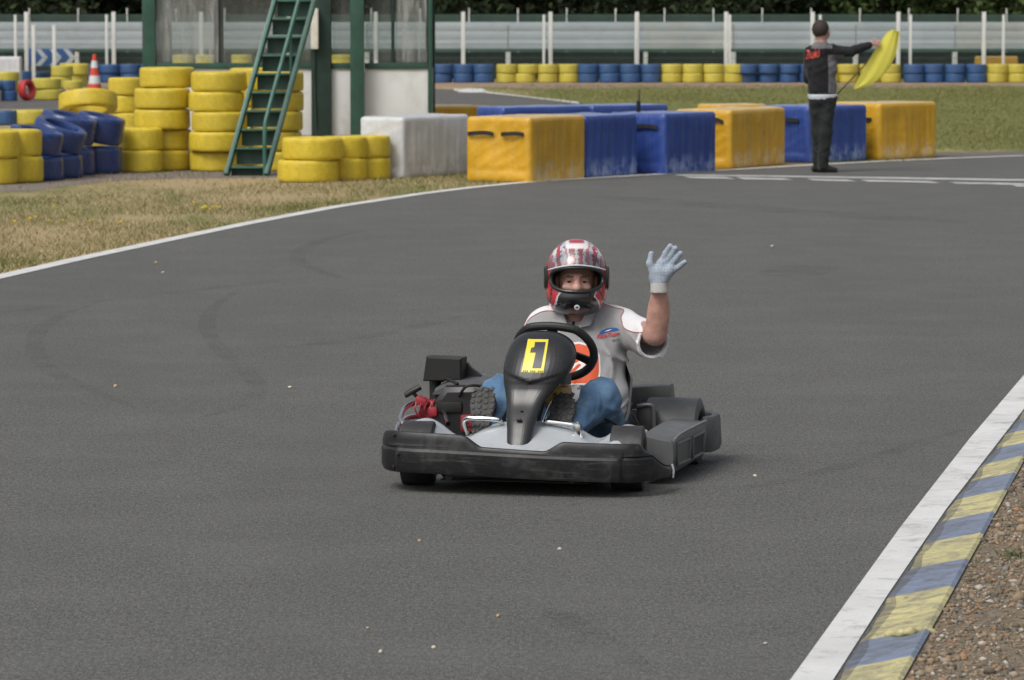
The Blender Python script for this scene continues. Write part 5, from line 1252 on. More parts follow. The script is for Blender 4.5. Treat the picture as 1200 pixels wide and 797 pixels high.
# eyes
M_eye = pmat('eye_white', (0.36, 0.29, 0.26), 0.3); M_iris = pmat('dark_iris', (0.03, 0.03, 0.035), 0.2)
Rh = Matrix.Translation(Vector(HD) - Vector((0, 0, 0.016))) @ Matrix.Rotation(HA, 4, 'Z')
for s in (-1, 1):
    b = MB(); b.lathe([(0.0, 0.0115)] + [(0.0115 * sin(a), 0.0115 * cos(a)) for a in np.linspace(0.2, pi, 12)], 20, Rh @ Matrix.Translation((s * 0.031, -0.0805, 0.002)) @ Matrix.Rotation(pi / 2, 4, 'X'), closed=False); e = b.build('eye', M_eye, drv, smooth=None)
    b = MB(); b.lathe([(0.0, 0.0122), (0.0035, 0.0119), (0.0070, 0.0100)], 16, Rh @ Matrix.Translation((s * 0.031, -0.0805, 0.002)) @ Matrix.Rotation(pi / 2, 4, 'X'), closed=False); b.build('iris', M_iris, e, smooth=None)
    b = MB(); b.tube(spline([Rh @ Vector((s * (0.016 + 0.03 * k / 4), -0.0955 + 0.003 * abs(k - 2), 0.0048 + 0.0020 * sin(k / 4 * pi))) for k in range(5)], 4), [0.0030] * 17, 6); b.build('eyelid', M_skin, e, smooth=None)

# shirt
def folds(P, amp, f=1.0):
    x, y, z = P[..., 0], P[..., 1], P[..., 2]
    return amp * (np.sin(f * (23 * x + 31 * z + 6 * np.sin(9 * x + 4 * z))) * 0.5 + 0.5 * np.sin(f * (37 * x - 28 * z + 11 * y + 5 * np.sin(13 * z))) + 0.35 * np.sin(f * (15 * z + 51 * x + 4 * np.sin(17 * x - 9 * z))))
def creases(P, amp):
    x, y, z = P[..., 0], P[..., 1], P[..., 2]
    a = 1 - np.abs(np.sin(11 * x + 17 * z + 2.2 * np.sin(7 * z + 5 * x) + 1.0)); b = 1 - np.abs(np.sin(19 * x - 9 * z + 6 * y + 1.8 * np.sin(11 * z + 0.5)))
    return -amp * (a ** 5 + 0.8 * b ** 6)
SL_R = (0.413, 0.622, 0.540); SL_L = (-0.145, 0.65, 0.43)
def shirt_sdf(P):
    tor = sm(0.09, ell(P, (0.075, 0.795, 0.455), (0.192, 0.125, 0.175)), ell(P, (0.085, 0.715, 0.30), (0.205, 0.150, 0.155)), ell(P, (0.085, 0.69, 0.22), (0.195, 0.155, 0.11)))
    yoke = cap(P, (-0.085, 0.83, 0.572), (0.240, 0.83, 0.580), 0.066, 0.064)
    trap = sm(0.03, cap(P, (0.066, 0.80, 0.632), (-0.06, 0.83, 0.604), 0.060, 0.058), cap(P, (0.066, 0.80, 0.632), (0.20, 0.83, 0.616), 0.060, 0.058))
    sl = sm(0.04, cap(P, SH_R, SL_R, 0.071, 0.073), cap(P, SH_L, SL_L, 0.071, 0.064))
    d = sm(0.05, tor, yoke, trap); d = sm(0.035, d, sl)
    d = d + (folds(P, 0.0055) + creases(P, 0.0115)) * np.clip((0.66 - P[..., 2]) * 6, 0.15, 1)
    # open ends: neck, cuffs, hem
    ax = (np.array(SL_R) - np.array(SH_R)); ax /= np.linalg.norm(ax)
    t = (P - np.array(SL_R, np.float32)) @ ax.astype(np.float32); rad = np.linalg.norm(P - np.array(SL_R, np.float32) - t[..., None] * ax.astype(np.float32), axis=-1)
    near = rad < 0.12
    d = np.where(near, np.maximum(d, t - 0.010), d)
    inner = cap(P, np.array(SL_R) - ax * 0.05, np.array(SL_R) + ax * 0.2, 0.058, 0.066); d = ssub(0.006, d, inner)
    d = ssub(0.008, d, cap(P, (0.066, 0.775, 0.615), (0.066, 0.76, 0.75), 0.050, 0.062))
    return np.maximum(d, 0.145 - P[..., 2])
def to_px(C):             # kart space -> photo column,row (garment seams are cut along the seen lines, through the whole cloth)
    w = np.stack([C[:, 0] * cos(TH) + C[:, 1] * sin(TH), -C[:, 0] * sin(TH) + C[:, 1] * cos(TH), C[:, 2]], 1) + np.array(KO) - np.array([0, 0, HC])
    dp = w[:, 1] * _cp - w[:, 2] * _sp
    return 600 + FPX * w[:, 0] / dp, 398.5 - FPX * (w[:, 1] * _sp + w[:, 2] * _cp) / dp
def inside(u, v, poly):
    r = np.zeros(len(u), bool); n = len(poly)
    for i in range(n):
        (x0, y0), (x1, y1) = poly[i], poly[(i + 1) % n]
        c = ((y0 > v) != (y1 > v)); r ^= c & (u < (x1 - x0) * (v - y0) / ((y1 - y0) if y1 != y0 else 1e-9) + x0)
    return r
def shirt_region(C):
    u, v = to_px(C); x = C[:, 0]
    axv = np.array(SL_R) - np.array(SH_R); ln = np.linalg.norm(axv); axv = axv / ln; t = (C - np.array(SH_R)) @ axv
    w = inside(u, v, [(704, 355), (720, 360), (731, 363), (728, 372), (731, 384), (741, 389), (754, 391), (800, 391), (800, 330), (700, 330)])
    w |= inside(u, v, [(654, 365), (640, 364), (628, 368), (618, 376), (613, 388), (611, 402), (585, 402), (585, 335), (660, 335)])
    cuff = (t > ln - 0.006) & (x > 0.33)
    cuff |= (np.linalg.norm(C - np.array(SL_R), axis=1) < 0.0585)
    return np.where(w | cuff, 1, 0)
shirt, shirt_bvh = sdf_obj('shirt', shirt_sdf, (-0.33, 0.48, 0.13), (0.52, 1.0, 0.70), 0.0062, [M_shirt, M_shirt_w], drv, shirt_region)
# collar wings, zip strap, piping
b = MB()
for s in (-1, 1):
    cx0 = 0.066
    pts = [(cx0 + s * 0.020, 0.682, 0.586), (cx0 + s * 0.070, 0.690, 0.598), (cx0 + s * 0.092, 0.735, 0.650), (cx0 + s * 0.088, 0.80, 0.690), (cx0 + s * 0.068, 0.762, 0.688), (cx0 + s * 0.050, 0.708, 0.650)]
    f_ = [Vector(p) for p in pts]; k_in = [p + Vector((-s * 0.004, 0.008, -0.002)) for p in f_]
    n = len(f_); b.add(f_ + k_in, [tuple(range(n)), tuple(range(n, 2 * n))[::-1]] + [(i, (i + 1) % n, n + (i + 1) % n, n + i) for i in range(n)])
b.build('collar', M_shirt, shirt, smooth=30)
CD = Vector((-sin(TH), cos(TH), 0))
def px_pt(u, v, ky):      # photo column,row at kart depth ky -> kart space
    a, bb = (u - 600) / FPX, (v - 398.5) / FPX
    d = Vector((a, _cp - bb * _sp, -_sp - bb * _cp)); C0 = Vector((0, 0, HC)) - KO
    r_ = Vector((cos(TH), -sin(TH), 0)); q_ = Vector((sin(TH), cos(TH), 0))
    t = (ky - C0.dot(q_)) / d.dot(q_); p = C0 + d * t
    return Vector((p.dot(r_), p.dot(q_), p.z))
def px_dir(p): 
    C0 = Vector((0, 0, HC)) - KO; c = Vector((C0.dot(Vector((cos(TH), -sin(TH), 0))), C0.dot(Vector((sin(TH), cos(TH), 0))), C0.z)); return (p - c).normalized()
def on_shirt(px, n=8, off=0.002): return drape([px_pt(u, v, 0.7) for u, v in (px if n == 0 else [(p.x, p.y) for p in spline([(a, c, 0) for a, c in px], n)])], shirt_bvh, px_dir(Vector((0.1, 0.7, 0.5))), off)
for px in ([(706, 355), (720, 360), (731, 363), (728, 372), (731, 384), (741, 389), (752, 390)], [(652, 365), (640, 364), (628, 368), (618, 376), (614, 388), (613, 398)]):
    c = on_shirt(px); b = MB()
    if len(c) > 3: b.tube(c, 0.0019, 6); b.build('piping', M_pipe, shirt, smooth=None)
c = on_shirt([(674, 372), (672, 378), (669, 386)], 6, 0.006); b = MB(); b.tube(c, 0.006, 8); b.build('helmet_strap', M_blk2, shirt, smooth=None)
# chest badge and large belly print, laid on the cloth
def lay(name, poly_px, m, parent=None, off=0.0025, step=0.012):
    u0 = sum(p[0] for p in poly_px) / len(poly_px); v0 = sum(p[1] for p in poly_px) / len(poly_px)
    P3 = [px_pt(u, v, 0.66) for u, v in poly_px]; 
    vf = poly_fill([(p.x, p.z) for p in P3], step)
    return decal(name, vf, lambda x, z: (x + 0.9 * sin(TH) / cos(TH), 0.66 - 0.9, z + 0.9 * 0.0805), shirt_bvh, px_dir(Vector((0.1, 0.66, 0.5))), m, parent or shirt, off)
M_org = pmat('orange_print', (0.62, 0.095, 0.03), 0.7, var=0.1); M_wpr = pmat('white_print', (0.75, 0.72, 0.70), 0.7); M_bpr = pmat('blue_print', (0.03, 0.10, 0.32), 0.7); M_rpr = pmat('red_print', (0.50, 0.06, 0.07), 0.7); M_kpr = pmat('dark_print', (0.03, 0.03, 0.035), 0.7)
lay('print_border', [(655, 402), (674, 399), (693, 404), (699, 416), (699.5, 434), (697.5, 447.5), (692, 449), (655, 449.5), (648, 430)], M_wpr, off=0.0022)
lay('orange_print', [(655, 404), (674, 401.5), (691, 405.5), (697, 417), (697.5, 434), (695.5, 446), (690, 447.4), (655, 447.6), (649, 430)], M_org, off=0.0036)
lay('white_flash', [(655, 440), (668, 425), (676, 421), (686, 429), (688, 433), (672, 436), (658, 443)], M_wpr, off=0.0048)
lay('red_flash', [(663, 434), (674, 424.5), (677, 426), (666, 436.5)], M_org, off=0.006)
lay('red_flash', [(660, 441), (683, 429.5), (684.5, 432), (662, 443.5)], M_org, off=0.006)
def lay_text(s, size, u, v, m, shear=0.0, bold=0.0, off=0.004, rot=0.0):
    vs, fs = text_polys(s, size, shear, bold); c0 = px_pt(u, v, 0.66); cr, sr = cos(rot), sin(rot)
    return decal('lettering', (vs, fs), lambda x, y: (c0.x + x * cr - y * sr + 0.9 * sin(TH) / cos(TH), 0.66 - 0.9, c0.z + x * sr + y * cr + 0.9 * 0.0805), shirt_bvh, px_dir(Vector((0.1, 0.66, 0.5))), m, shirt, off)
lay_text('-CAR', 0.026, 680, 453, M_kpr, 0, 0.0006)
lay('blue_badge', [(697, 391), (700, 386.5), (706, 383.6), (713, 382.2), (719, 383), (722, 385.5), (716, 386.6), (708, 387.6), (702, 390.2)], M_bpr, step=0.008)
lay('badge_glint', [(704, 387.4), (708, 385.2), (713, 384.4), (709, 386.4)], M_wpr, off=0.0042, step=0.006)
lay_text('RaceTeam', 0.0235, 708, 391.4, M_rpr, 0.35, 0.0007, rot=0.16)
lay_text('sport', 0.014, 717, 396.6, pmat('grey_print', (0.12, 0.12, 0.15), 0.7), 0.3, 0.0003, rot=0.10)

# jeans
LEGS = (((0.195, 0.68, 0.175), (0.238, 0.39, 0.315), (0.150, 0.135, 0.215)), ((-0.01, 0.66, 0.175), (-0.172, 0.37, 0.325), (-0.178, 0.135, 0.225)))
def jeans_sdf(P):
    d = sm(0.06, ell(P, (0.09, 0.72, 0.20), (0.175, 0.15, 0.105)), cap(P, LEGS[0][0], LEGS[1][0], 0.095, 0.095))
    for h, k, a in LEGS:
        leg = sm(0.05, cap(P, h, k, 0.098, 0.070), cap(P, k, a, 0.072, 0.055), ell(P, (k[0], k[1] + 0.01, k[2] + 0.01), (0.068, 0.075, 0.062)))
        d = sm(0.035, d, leg)
    return d + folds(P, 0.0045, 1.2) + folds(P[..., [2, 0, 1]], 0.0025, 2.1) + creases(P * 1.3, 0.0065)
jeans, _ = sdf_obj('jeans', jeans_sdf, (-0.32, 0.05, 0.06), (0.36, 0.92, 0.42), 0.0066, M_jean, drv)
# shoes with lugged soles facing the camera
M_sole = pmat('rubber_sole', (0.035, 0.036, 0.036), 0.65, var=0.35, scale=30, dirt=(0.09, 0.08, 0.06), dirt_amt=0.6, dirt_scale=25); M_shoe = pmat('tan_shoe', (0.20, 0.125, 0.045), 0.7, var=0.25, scale=20); M_shoe_d = pmat('dark_shoe', (0.035, 0.035, 0.035), 0.6)
def shoe(c, yaw, lean, m):
    M = Matrix.Translation(c) @ Matrix.Rotation(yaw, 4, 'Z') @ Matrix.Rotation(lean, 4, 'X')      # local: sole faces -y, toe up +z
    r = []
    out = lambda z: 0.040 + 0.018 * math.exp(-((z - 0.075) / 0.055) ** 2) - 0.004 * (z < -0.06)
    def ring(y, s, zt, zb):
        pts = []
        for k in range(36):
            a = 2 * pi * k / 36; z = zb + (zt - zb) * (0.5 + 0.5 * sin(a)); e = math.copysign(abs(cos(a)) ** 0.6, cos(a)); pts.append(M @ Vector((e * out(z) * s * (1 if abs(sin(a)) < .98 else .6), y, z)))
        return pts
    b = MB(); b.loft([ring(0.0, 0.92, 0.130, -0.125), ring(0.004, 1.0, 0.137, -0.132), ring(0.022, 1.02, 0.138, -0.134), ring(0.028, 0.97, 0.133, -0.130)]); s_ = b.build('sole', M_sole, None, smooth=40)
    b = MB(); b.loft([ring(0.026, 0.95, 0.131, -0.128), ring(0.045, 0.96, 0.128, -0.126), ring(0.065, 0.86, 0.10, -0.124), ring(0.085, 0.74, 0.03, -0.120), ring(0.115, 0.66, -0.01, -0.112), ring(0.15, 0.62, -0.03, -0.105)]); u_ = b.build('shoe', m, drv, smooth=50)
    s_.parent = u_
    b = MB()
    for i in range(10):
        z = -0.115 + i * 0.0262
        for j in range(4):
            x = (-0.75 + 0.5 * j) * out(z) * 0.95
            b.box(M @ Vector((x, -0.0005, z + 0.004 * (j % 2))), (0.0150, 0.007, 0.0170), (Matrix.Rotation(yaw, 3, 'Z') @ Matrix.Rotation(lean, 3, 'X') @ Matrix.Rotation(0.35 * (1 if j % 2 else -1), 3, 'Y')), bev=0.002)
    b.build('sole_lugs', M_sole, u_)
shoe(Vector((-0.188, 0.088, 0.268)), 0.05, radians(-30), M_shoe_d)
shoe(Vector((0.137, 0.090, 0.252)), -0.02, radians(-30), M_shoe)

# gloves
M_glove = NT('dotted_glove'); _t = M_glove; co = _t.coord('Object', (1, 0.02, 1)); v_ = _t.n('TexVoronoi'); v_.inputs['Scale'].default_value = 170; v_.inputs['Randomness'].default_value = 0.15; _t.l(co, v_.inputs['Vector'])
_t.color(_t.mix(_t.ramp(v_.outputs['Distance'], [(0.40, 1.0), (0.62, 0.0)]), (0.36, 0.405, 0.46), (0.12, 0.185, 0.30))); _t.set(Roughness=0.85); M_glove = _t.m
M_cuff = cloth('glove_cuff', (0.46, 0.455, 0.44), 0.06, 500)
P5 = lambda u, v, dy=0.0: np.array(px_pt(u, v, 0.50 + dy))
def glove_sdf(P):
    pal = sm(0.012, cap(P, P5(768, 326), P5(776, 309), 0.028, 0.024), cap(P, P5(777, 327), P5(786, 314), 0.026, 0.022), cap(P, P5(772, 318, -0.006), P5(783, 318, -0.006), 0.026, 0.022))
    th = sm(0.008, cap(P, P5(767, 322, -0.012), P5(761.5, 309, -0.018), 0.019, 0.0145), cap(P, P5(761.5, 309, -0.018), P5(763.2, 297.5, -0.014), 0.0140, 0.0115))
    d = sm(0.012, pal, th)
    for b0, m0, t0, r in (((774.5, 308), (780.5, 296.5), (785.5, 288.5), 0.0132), ((780, 308), (787, 298.5), (791.5, 291), 0.0134), ((785.2, 311), (792.5, 303), (797.5, 297.0), 0.0127), ((789.2, 317), (797, 311.5), (802.5, 307.0), 0.0115)):
        f = sm(0.005, cap(P, P5(*b0), P5(*m0, -0.004), r * 1.08, r), cap(P, P5(*m0, -0.004), P5(*t0, -0.014), r, r * 0.86))
        d = sm(0.0055, d, f)
    cf = cap(P, P5(772.5, 341), P5(772, 326), 0.036, 0.033)
    return sm(0.006, d, np.maximum(cf, P5(772, 343)[2] - P[..., 2])) + 0.0007 * np.sin(P[..., 2] * 900)*(P[..., 2] < P5(772, 331)[2])
gl, _ = sdf_obj('glove', glove_sdf, (0.36, 0.43, 0.725), (0.61, 0.56, 0.98), 0.0030, [M_glove, M_cuff], drv, lambda C: (C[:, 2] < P5(772, 331)[2]).astype(int))
def glove_l(P):
    c = np.array(HND_L); d = sm(0.012, ell(P, c, (0.045, 0.04, 0.032)), cap(P, WR_L, c, 0.036, 0.034))
    for k in range(4):
        a = c + np.array([-0.030 + 0.021 * k, -0.025, 0.018]); d = sm(0.006, d, sm(0.004, cap(P, a, a + [0.004, -0.035, 0.008], 0.0125, 0.0115), cap(P, a + [0.004, -0.035, 0.008], a + [0.004, -0.045, -0.025], 0.0115, 0.0105)))
    return sm(0.008, d, cap(P, c + [0.035, -0.01, 0.012], c + [0.055, -0.035, 0.02], 0.0135, 0.0115))
sdf_obj('glove', glove_l, (-0.22, 0.24, 0.42), (0.06, 0.50, 0.62), 0.004, M_glove, drv)

# helmet (own axes: -y faces the camera)
def helmet_mat():
    t = NT('helmet_graphics'); co = t.coord(); x, y, z = t.xyz(co)[:3]
    n = t.noise(co, 26, 3, 0.6); n2 = t.noise(co, 16, 4, 0.6, 1.0)
    ax = t.math('ABSOLUTE', x); u = t.math('ADD', t.math('MULTIPLY', ax, t.math('MULTIPLY_ADD', z, -1.2, 1.12)), t.math('MULTIPLY_ADD', n, 0.045, -0.022))
    red, wht, blu = (0.42, 0.022, 0.04), (0.66, 0.66, 0.68), (0.03, 0.06, 0.13)
    k = 1 / 0.14
    top = t.ramp(t.math('MULTIPLY', u, k), [(0.0, wht), (0.045, wht), (0.05, red), (0.145, red), (0.15, wht), (0.30, wht), (0.31, red), (0.50, red), (0.51, wht), (0.66, wht), (0.67, red), (1.0, red)], 'CONSTANT') if False else None
    # front wedge pattern
    stops = [(0.0, wht), (0.06, red), (0.19, wht), (0.27, (0.50, 0.16, 0.19)), (0.36, (0.50, 0.50, 0.54)), (0.46, red), (0.60, wht), (0.70, (0.50, 0.14, 0.17)), (0.82, red)]
    top = t.ramp(t.math('MULTIPLY', u, k), stops, 'CONSTANT')
    spl = t.ramp(n2, [(0.555, 0.0), (0.60, 1.0)]); band = t.ramp(t.math('MULTIPLY', u, k), [(0.22, 0.0), (0.3, 1.0), (0.62, 1.0), (0.7, 0.0)])
    top = t.mix(t.math('MULTIPLY', t.math('MULTIPLY', spl, band), 0.85), top, blu)
    crown = t.ramp(z, [(0.118, 0.0), (0.124, 1.0)]) 
    top = t.mix(t.math('MULTIPLY', crown, t.ramp(ax, [(0.045, 1.0), (0.05, 0.0)])), top, (0.70, 0.70, 0.70))
    cr2 = t.ramp(z, [(0.139, 0.0), (0.143, 1.0)]); top = t.mix(t.math('MULTIPLY', cr2, t.ramp(ax, [(0.03, 1.0), (0.034, 0.0)])), top, red)
    # lower sides: black chin, red flames, white slash
    v = t.math('ADD', ax, t.math('MULTIPLY_ADD', z, 0.35, t.math('MULTIPLY', n2, 0.05)))
    low = t.ramp(t.math('MULTIPLY', v, 8.0), [(0.0, (0.010, 0.010, 0.011)), (0.60, (0.45, 0.45, 0.47)), (0.66, red), (0.80, (0.03, 0.02, 0.025)), (0.86, red)], 'CONSTANT')
    c = t.mix(t.ramp(t.math('MULTIPLY_ADD', z, 4.0, 0.5), [(0.33, 0.0), (0.37, 1.0)]), low, top)
    t.color(c); t.set(Roughness=0.22); t.b.inputs['Coat Weight'].default_value = 0.7; t.b.inputs['Coat Roughness'].default_value = 0.06; return t.m
M_hel = helmet_mat(); M_lin = pmat('helmet_lining', (0.012, 0.012, 0.013), 0.9); M_gask = pmat('helmet_gasket', (0.016, 0.018, 0.018), 0.35)
def helm_outer(q, g=0.0):
    sh = ell(q, (0, 0.012, 0.004), (0.131 + g, 0.158 + g, 0.152 + g))
    ch = sm(0.05, ell(q, (0, -0.070, -0.088), (0.103 + g, 0.088 + g, 0.062 + g)), ell(q, (0, 0.01, -0.09), (0.112 + g, 0.13 + g, 0.075 + g)))
    return sm(0.055, sh, ch)
def helmet_sdf(q):
    d = helm_outer(q)
    inner = sm(0.04, np.maximum(ell(q, (0, 0.012, 0.0), (0.108, 0.132, 0.128)), np.abs(q[..., 0]) - 0.074), cap(q, (0, 0.0, -0.05), (0, 0.02, -0.25), 0.094, 0.100), ell(q, (0, -0.05, -0.075), (0.080, 0.075, 0.05)))
    d = ssub(0.006, d, inner)
    zc = -0.008 + 0.0 * q[..., 0]; arch = q[..., 2] - 0.047 + 1.5 * q[..., 0] ** 2; flo = -0.058 - 0.012 * 0 - q[..., 2] + 1.15 * (0 - 0) - 0.0 * q[..., 0]
    flo = (-0.054 + 1.0 * q[..., 0] ** 2) - q[..., 2]
    port = np.maximum((np.abs(q[..., 0] / 0.108) ** 2.7 + np.abs((q[..., 2] + 0.004 - 0.5 * q[..., 0] ** 2 * (q[..., 2] < -0.004)) / 0.049) ** 2.7 - 1) * 0.035, q[..., 1] + 0.03)
    d = ssub(0.008, d, port)
    return np.maximum(d, -0.152 - q[..., 2] - 0.05 * (q[..., 1] < -0.5))
def helmet_region(C):
    o = helm_outer(C); r = np.where(o < -0.006, 1, 0)
    return r
hel, hel_bvh = sdf_obj('helmet', helmet_sdf, (-0.16, -0.20, -0.18), (0.16, 0.20, 0.18), 0.0042, [M_hel, M_lin], drv, helmet_region)
hel.location = Vector(HD) + Vector((0.0, 0, 0)); hel.rotation_euler = (0, 0, HA)
def shell_pt(x, z, g): 
    p = None
    h = hel_bvh.ray_cast(Vector((x, -0.5, z)), Vector((0, 1, 0)), 0.6)
    return (Vector((x, (h[0].y if h[0] is not None else 0.0) - g, z)))
def outer_y(x, z, g):
    lo, hi = -0.30, 0.02
    for _ in range(24):
        m = (lo + hi) / 2
        if helm_outer(np.array([[x, m, z]], np.float32), g)[0] > 0: lo = m
        else: hi = m
    return Vector((x, hi, z))
# black eye-port gasket
top_c = []; bot_c = []
for k in range(60):
    a = 2 * pi * k / 60; e = 2 / 2.7; x = 0.108 * math.copysign(abs(cos(a)) ** e, cos(a)); z = -0.004 + 0.049 * math.copysign(abs(sin(a)) ** e, sin(a))
    top_c.append(outer_y(x, z, 0.003))
b = MB(); b.tube(top_c, 0.0085, 10, closed=True); b.build('port_gasket', M_gask, hel, smooth=None)
# raised clear visor with white rim, pivots
M_vis = NT('clear_visor'); _t = M_vis; tr = _t.n('BsdfTransparent'); tr.inputs[0].default_value = (0.72, 0.74, 0.76, 1); g2 = _t.n('BsdfGlossy'); g2.inputs['Roughness'].default_value = 0.38; lw = _t.n('LayerWeight'); lw.inputs[0].default_value = 0.35; ms = _t.n('MixShader')
_t.l(_t.math('MULTIPLY_ADD', lw.outputs['Fresnel'], 0.7, 0.07), ms.inputs[0]); _t.l(tr.outputs[0], ms.inputs[1]); _t.l(g2.outputs[0], ms.inputs[2]); _t.l(ms.outputs[0], _t.out.inputs[0]); M_vis = _t.m
def vis(a, c):
    x = -0.118 + 0.236 * a; zl = 0.056 - 1.7 * x * x; zh = 0.122 - 3.2 * x * x; return outer_y(x, zl + (zh - zl) * c, 0.009)
b = MB(); b.grid(vis, 40, 12); b.build('visor', M_vis, hel, smooth=None)
b = MB(); b.tube([vis(a, 0) + Vector((0, -0.001, 0)) for a in np.linspace(0, 1, 33)], 0.0030, 8); b.build('visor_rim', M_sw, hel, smooth=None)
for s in (-1, 1):
    b = MB(); b.loft([[Vector((s * (0.128 + dx), y + 0.0, z)) for y, z in ((-0.045 * k, 0.045 * k), (-0.062 * k, 0.0), (-0.050 * k, -0.045 * k), (-0.01, -0.055 * k), (0.02 * k, -0.01), (0.01, 0.040 * k))] for dx, k in ((-0.018, 1.0), (0.003, 1.0), (0.008, 0.8))]); b.build('visor_pivot', M_gask, hel, smooth=50)
# round white badge and chin vents
c = outer_y(0.0, -0.118, 0.002); Mb = Matrix.Translation(c) @ Matrix.Rotation(pi / 2 + 0.25, 4, 'X')
b = MB(); b.lathe([(0.0, 0.003), (0.0100, 0.003), (0.0115, 0.0), (0.0115, -0.006)], 20, Mb, closed=False); bd = b.build('chin_badge', M_sw, hel)
vs, fs = text_polys('M', 0.012, 0, 0.0006); b = MB(); b.add([Mb @ Vector((x, y, 0.0042)) for x, y, z in vs], fs); b.build('badge_letter', M_kpr, bd, smooth=None)
for s in (-1, 1):
    c = outer_y(s * 0.055, -0.112, 0.001); b = MB(); b.box(c, (0.030, 0.010, 0.012), Matrix.Rotation(s * 0.6, 3, 'Z') @ Matrix.Rotation(s * 0.3, 3, 'Y'), bev=0.004); b.build('chin_vent', M_gask, hel)
# dark marks of the forehead print
for k, (x, w) in enumerate(((-0.030, 0.006), (-0.021, 0.007), (-0.011, 0.008), (0.002, 0.006), (0.012, 0.008), (0.024, 0.006))):
    q = [(x, 0.0965), (x + w * 0.7, 0.0965), (x + w * 0.5, 0.1045), (x + w * 0.1, 0.1045)]
    b = MB(); b.add([outer_y(a, z, 0.0022) for a, z in q], [(0, 1, 2, 3)]); b.build('print_mark', M_kpr, hel, smooth=None)

# ------------------------------------------------------------------ flag marshal (x right, y away, z up)
MO = GP(964, 202.6); mar = empty('person', (MO.x, MO.y, 0.004), 0); tag(mar, 'flag marshal in black jacket seen from behind with one arm stretched out', 'person', 'people')
M_jk = cloth('black_jacket', (0.016, 0.016, 0.018), 0.3); M_jg = cloth('grey_jacket_panel', (0.15, 0.145, 0.155), 0.15); M_tr2 = cloth('black_trousers', (0.017, 0.020, 0.020), 0.3); M_hair = pmat('dark_hair', (0.028, 0.020, 0.015), 0.75, var=0.4, scale=60, bump=0.5, bscale=150); M_shb = pmat('black_shoe', (0.012, 0.012, 0.012), 0.45)
SR = (0.105, 0.02, 1.395); ER = (0.33, -0.04, 1.400); WR = (0.535, -0.06, 1.475)
SLh = (-0.150, 0.02, 1.375); ELb = (-0.165, 0.16, 1.08); WL = (0.10, 0.20, 0.885)
def m_body(P):
    hd = sm(0.02, ell(P, (-0.03, 0.0, 1.645), (0.093, 0.100, 0.108)), ell(P, (0.02, 0.045, 1.60), (0.060, 0.060, 0.070)), ell(P, (0.066, 0.075, 1.615), (0.014, 0.016, 0.020)))
    hd = sm(0.006, hd, ell(P, (0.050, -0.045, 1.625), (0.016, 0.016, 0.032)))
    nk = cap(P, (-0.02, 0.0, 1.38), (-0.02, 0.01, 1.58), 0.062, 0.058)
    tor = sm(0.06, ell(P, (-0.02, 0.03, 1.18), (0.14, 0.09, 0.22)), ell(P, (-0.005, 0.03, 0.92), (0.13, 0.09, 0.12)), cap(P, SLh, SR, 0.04, 0.04))
    ar = sm(0.02, cap(P, SR, ER, 0.045, 0.038), cap(P, ER, WR, 0.038, 0.028)); al = sm(0.02, cap(P, SLh, ELb, 0.045, 0.038), cap(P, ELb, WL, 0.038, 0.028))
    d = sm(0.03, hd, nk); d = sm(0.03, d, tor, ar, al)
    for h, k, a in (((-0.075, 0.04, 0.88), (-0.055, 0.03, 0.47), (-0.045, 0.06, 0.08)), ((0.065, 0.0, 0.88), (0.035, -0.02, 0.47), (0.0, -0.02, 0.08))): d = sm(0.03, d, cap(P, h, k, 0.065, 0.045), cap(P, k, a, 0.045, 0.032))
    # hands: right with bent fingers, left closed round the flag stick
    W = np.array(WR); d = sm(0.012, d, ell(P, W + [0.045, 0.0, 0.015], (0.042, 0.020, 0.036)))
    for k in range(4):
        a = W + np.array([0.070, -0.012 + 0.004 * k, 0.038 - 0.018 * k]); d = sm(0.006, d, cap(P, a, a + [0.032, -0.004, 0.010 - 0.004 * k], 0.0095, 0.009), cap(P, a + [0.032, -0.004, 0.010 - 0.004 * k], a + [0.044, -0.012, -0.010], 0.009, 0.008))
    d = sm(0.006, d, cap(P, W + [0.030, -0.012, 0.042], W + [0.052, -0.016, 0.072], 0.011, 0.009))
    Wl = np.array(WL); d = sm(0.012, d, ell(P, Wl + [0.042, 0.0, -0.015], (0.045, 0.032, 0.030)))
    for k in range(4):
        a = Wl + np.array([0.052 + 0.0, -0.026, 0.012 - 0.017 * k]); d = sm(0.005, d, cap(P, a, a + [0.030, -0.012, 0.0], 0.0095, 0.009), cap(P, a + [0.030, -0.012, 0.0], a + [0.034, 0.018, 0.0], 0.009, 0.008))
    return d
sdf_obj('body', m_body, (-0.30, -0.16, 0.02), (0.68, 0.32, 1.78), 0.011, M_skin, mar)
def m_jacket(P):
    tor = sm(0.08, ell(P, (-0.02, 0.03, 1.20), (0.180, 0.125, 0.225)), ell(P, (-0.005, 0.035, 0.96), (0.165, 0.125, 0.17)), cap(P, (-0.142, 0.02, 1.380), (0.09, 0.02, 1.392), 0.070, 0.068), ell(P, (-0.02, 0.01, 1.43), (0.11, 0.08, 0.05)))
    col_ = cap(P, (-0.02, 0.0, 1.40), (-0.02, 0.01, 1.475), 0.082, 0.072)
    ar = sm(0.03, cap(P, SR, ER, 0.070, 0.056), cap(P, ER, (0.52, -0.058, 1.466), 0.056, 0.042)); al = sm(0.03, cap(P, SLh, ELb, 0.068, 0.056), cap(P, ELb, (0.085, 0.195, 0.895), 0.055, 0.044))
    d = sm(0.045, tor, col_); d = sm(0.03, d, ar, al) + folds(P, 0.006, 0.8) + creases(P, 0.008)
    low = np.where(P[..., 1] < 0.14, 0.885 - P[..., 2], -1.0)
    return np.maximum(np.maximum(d, low), P[..., 2] - 1.505)
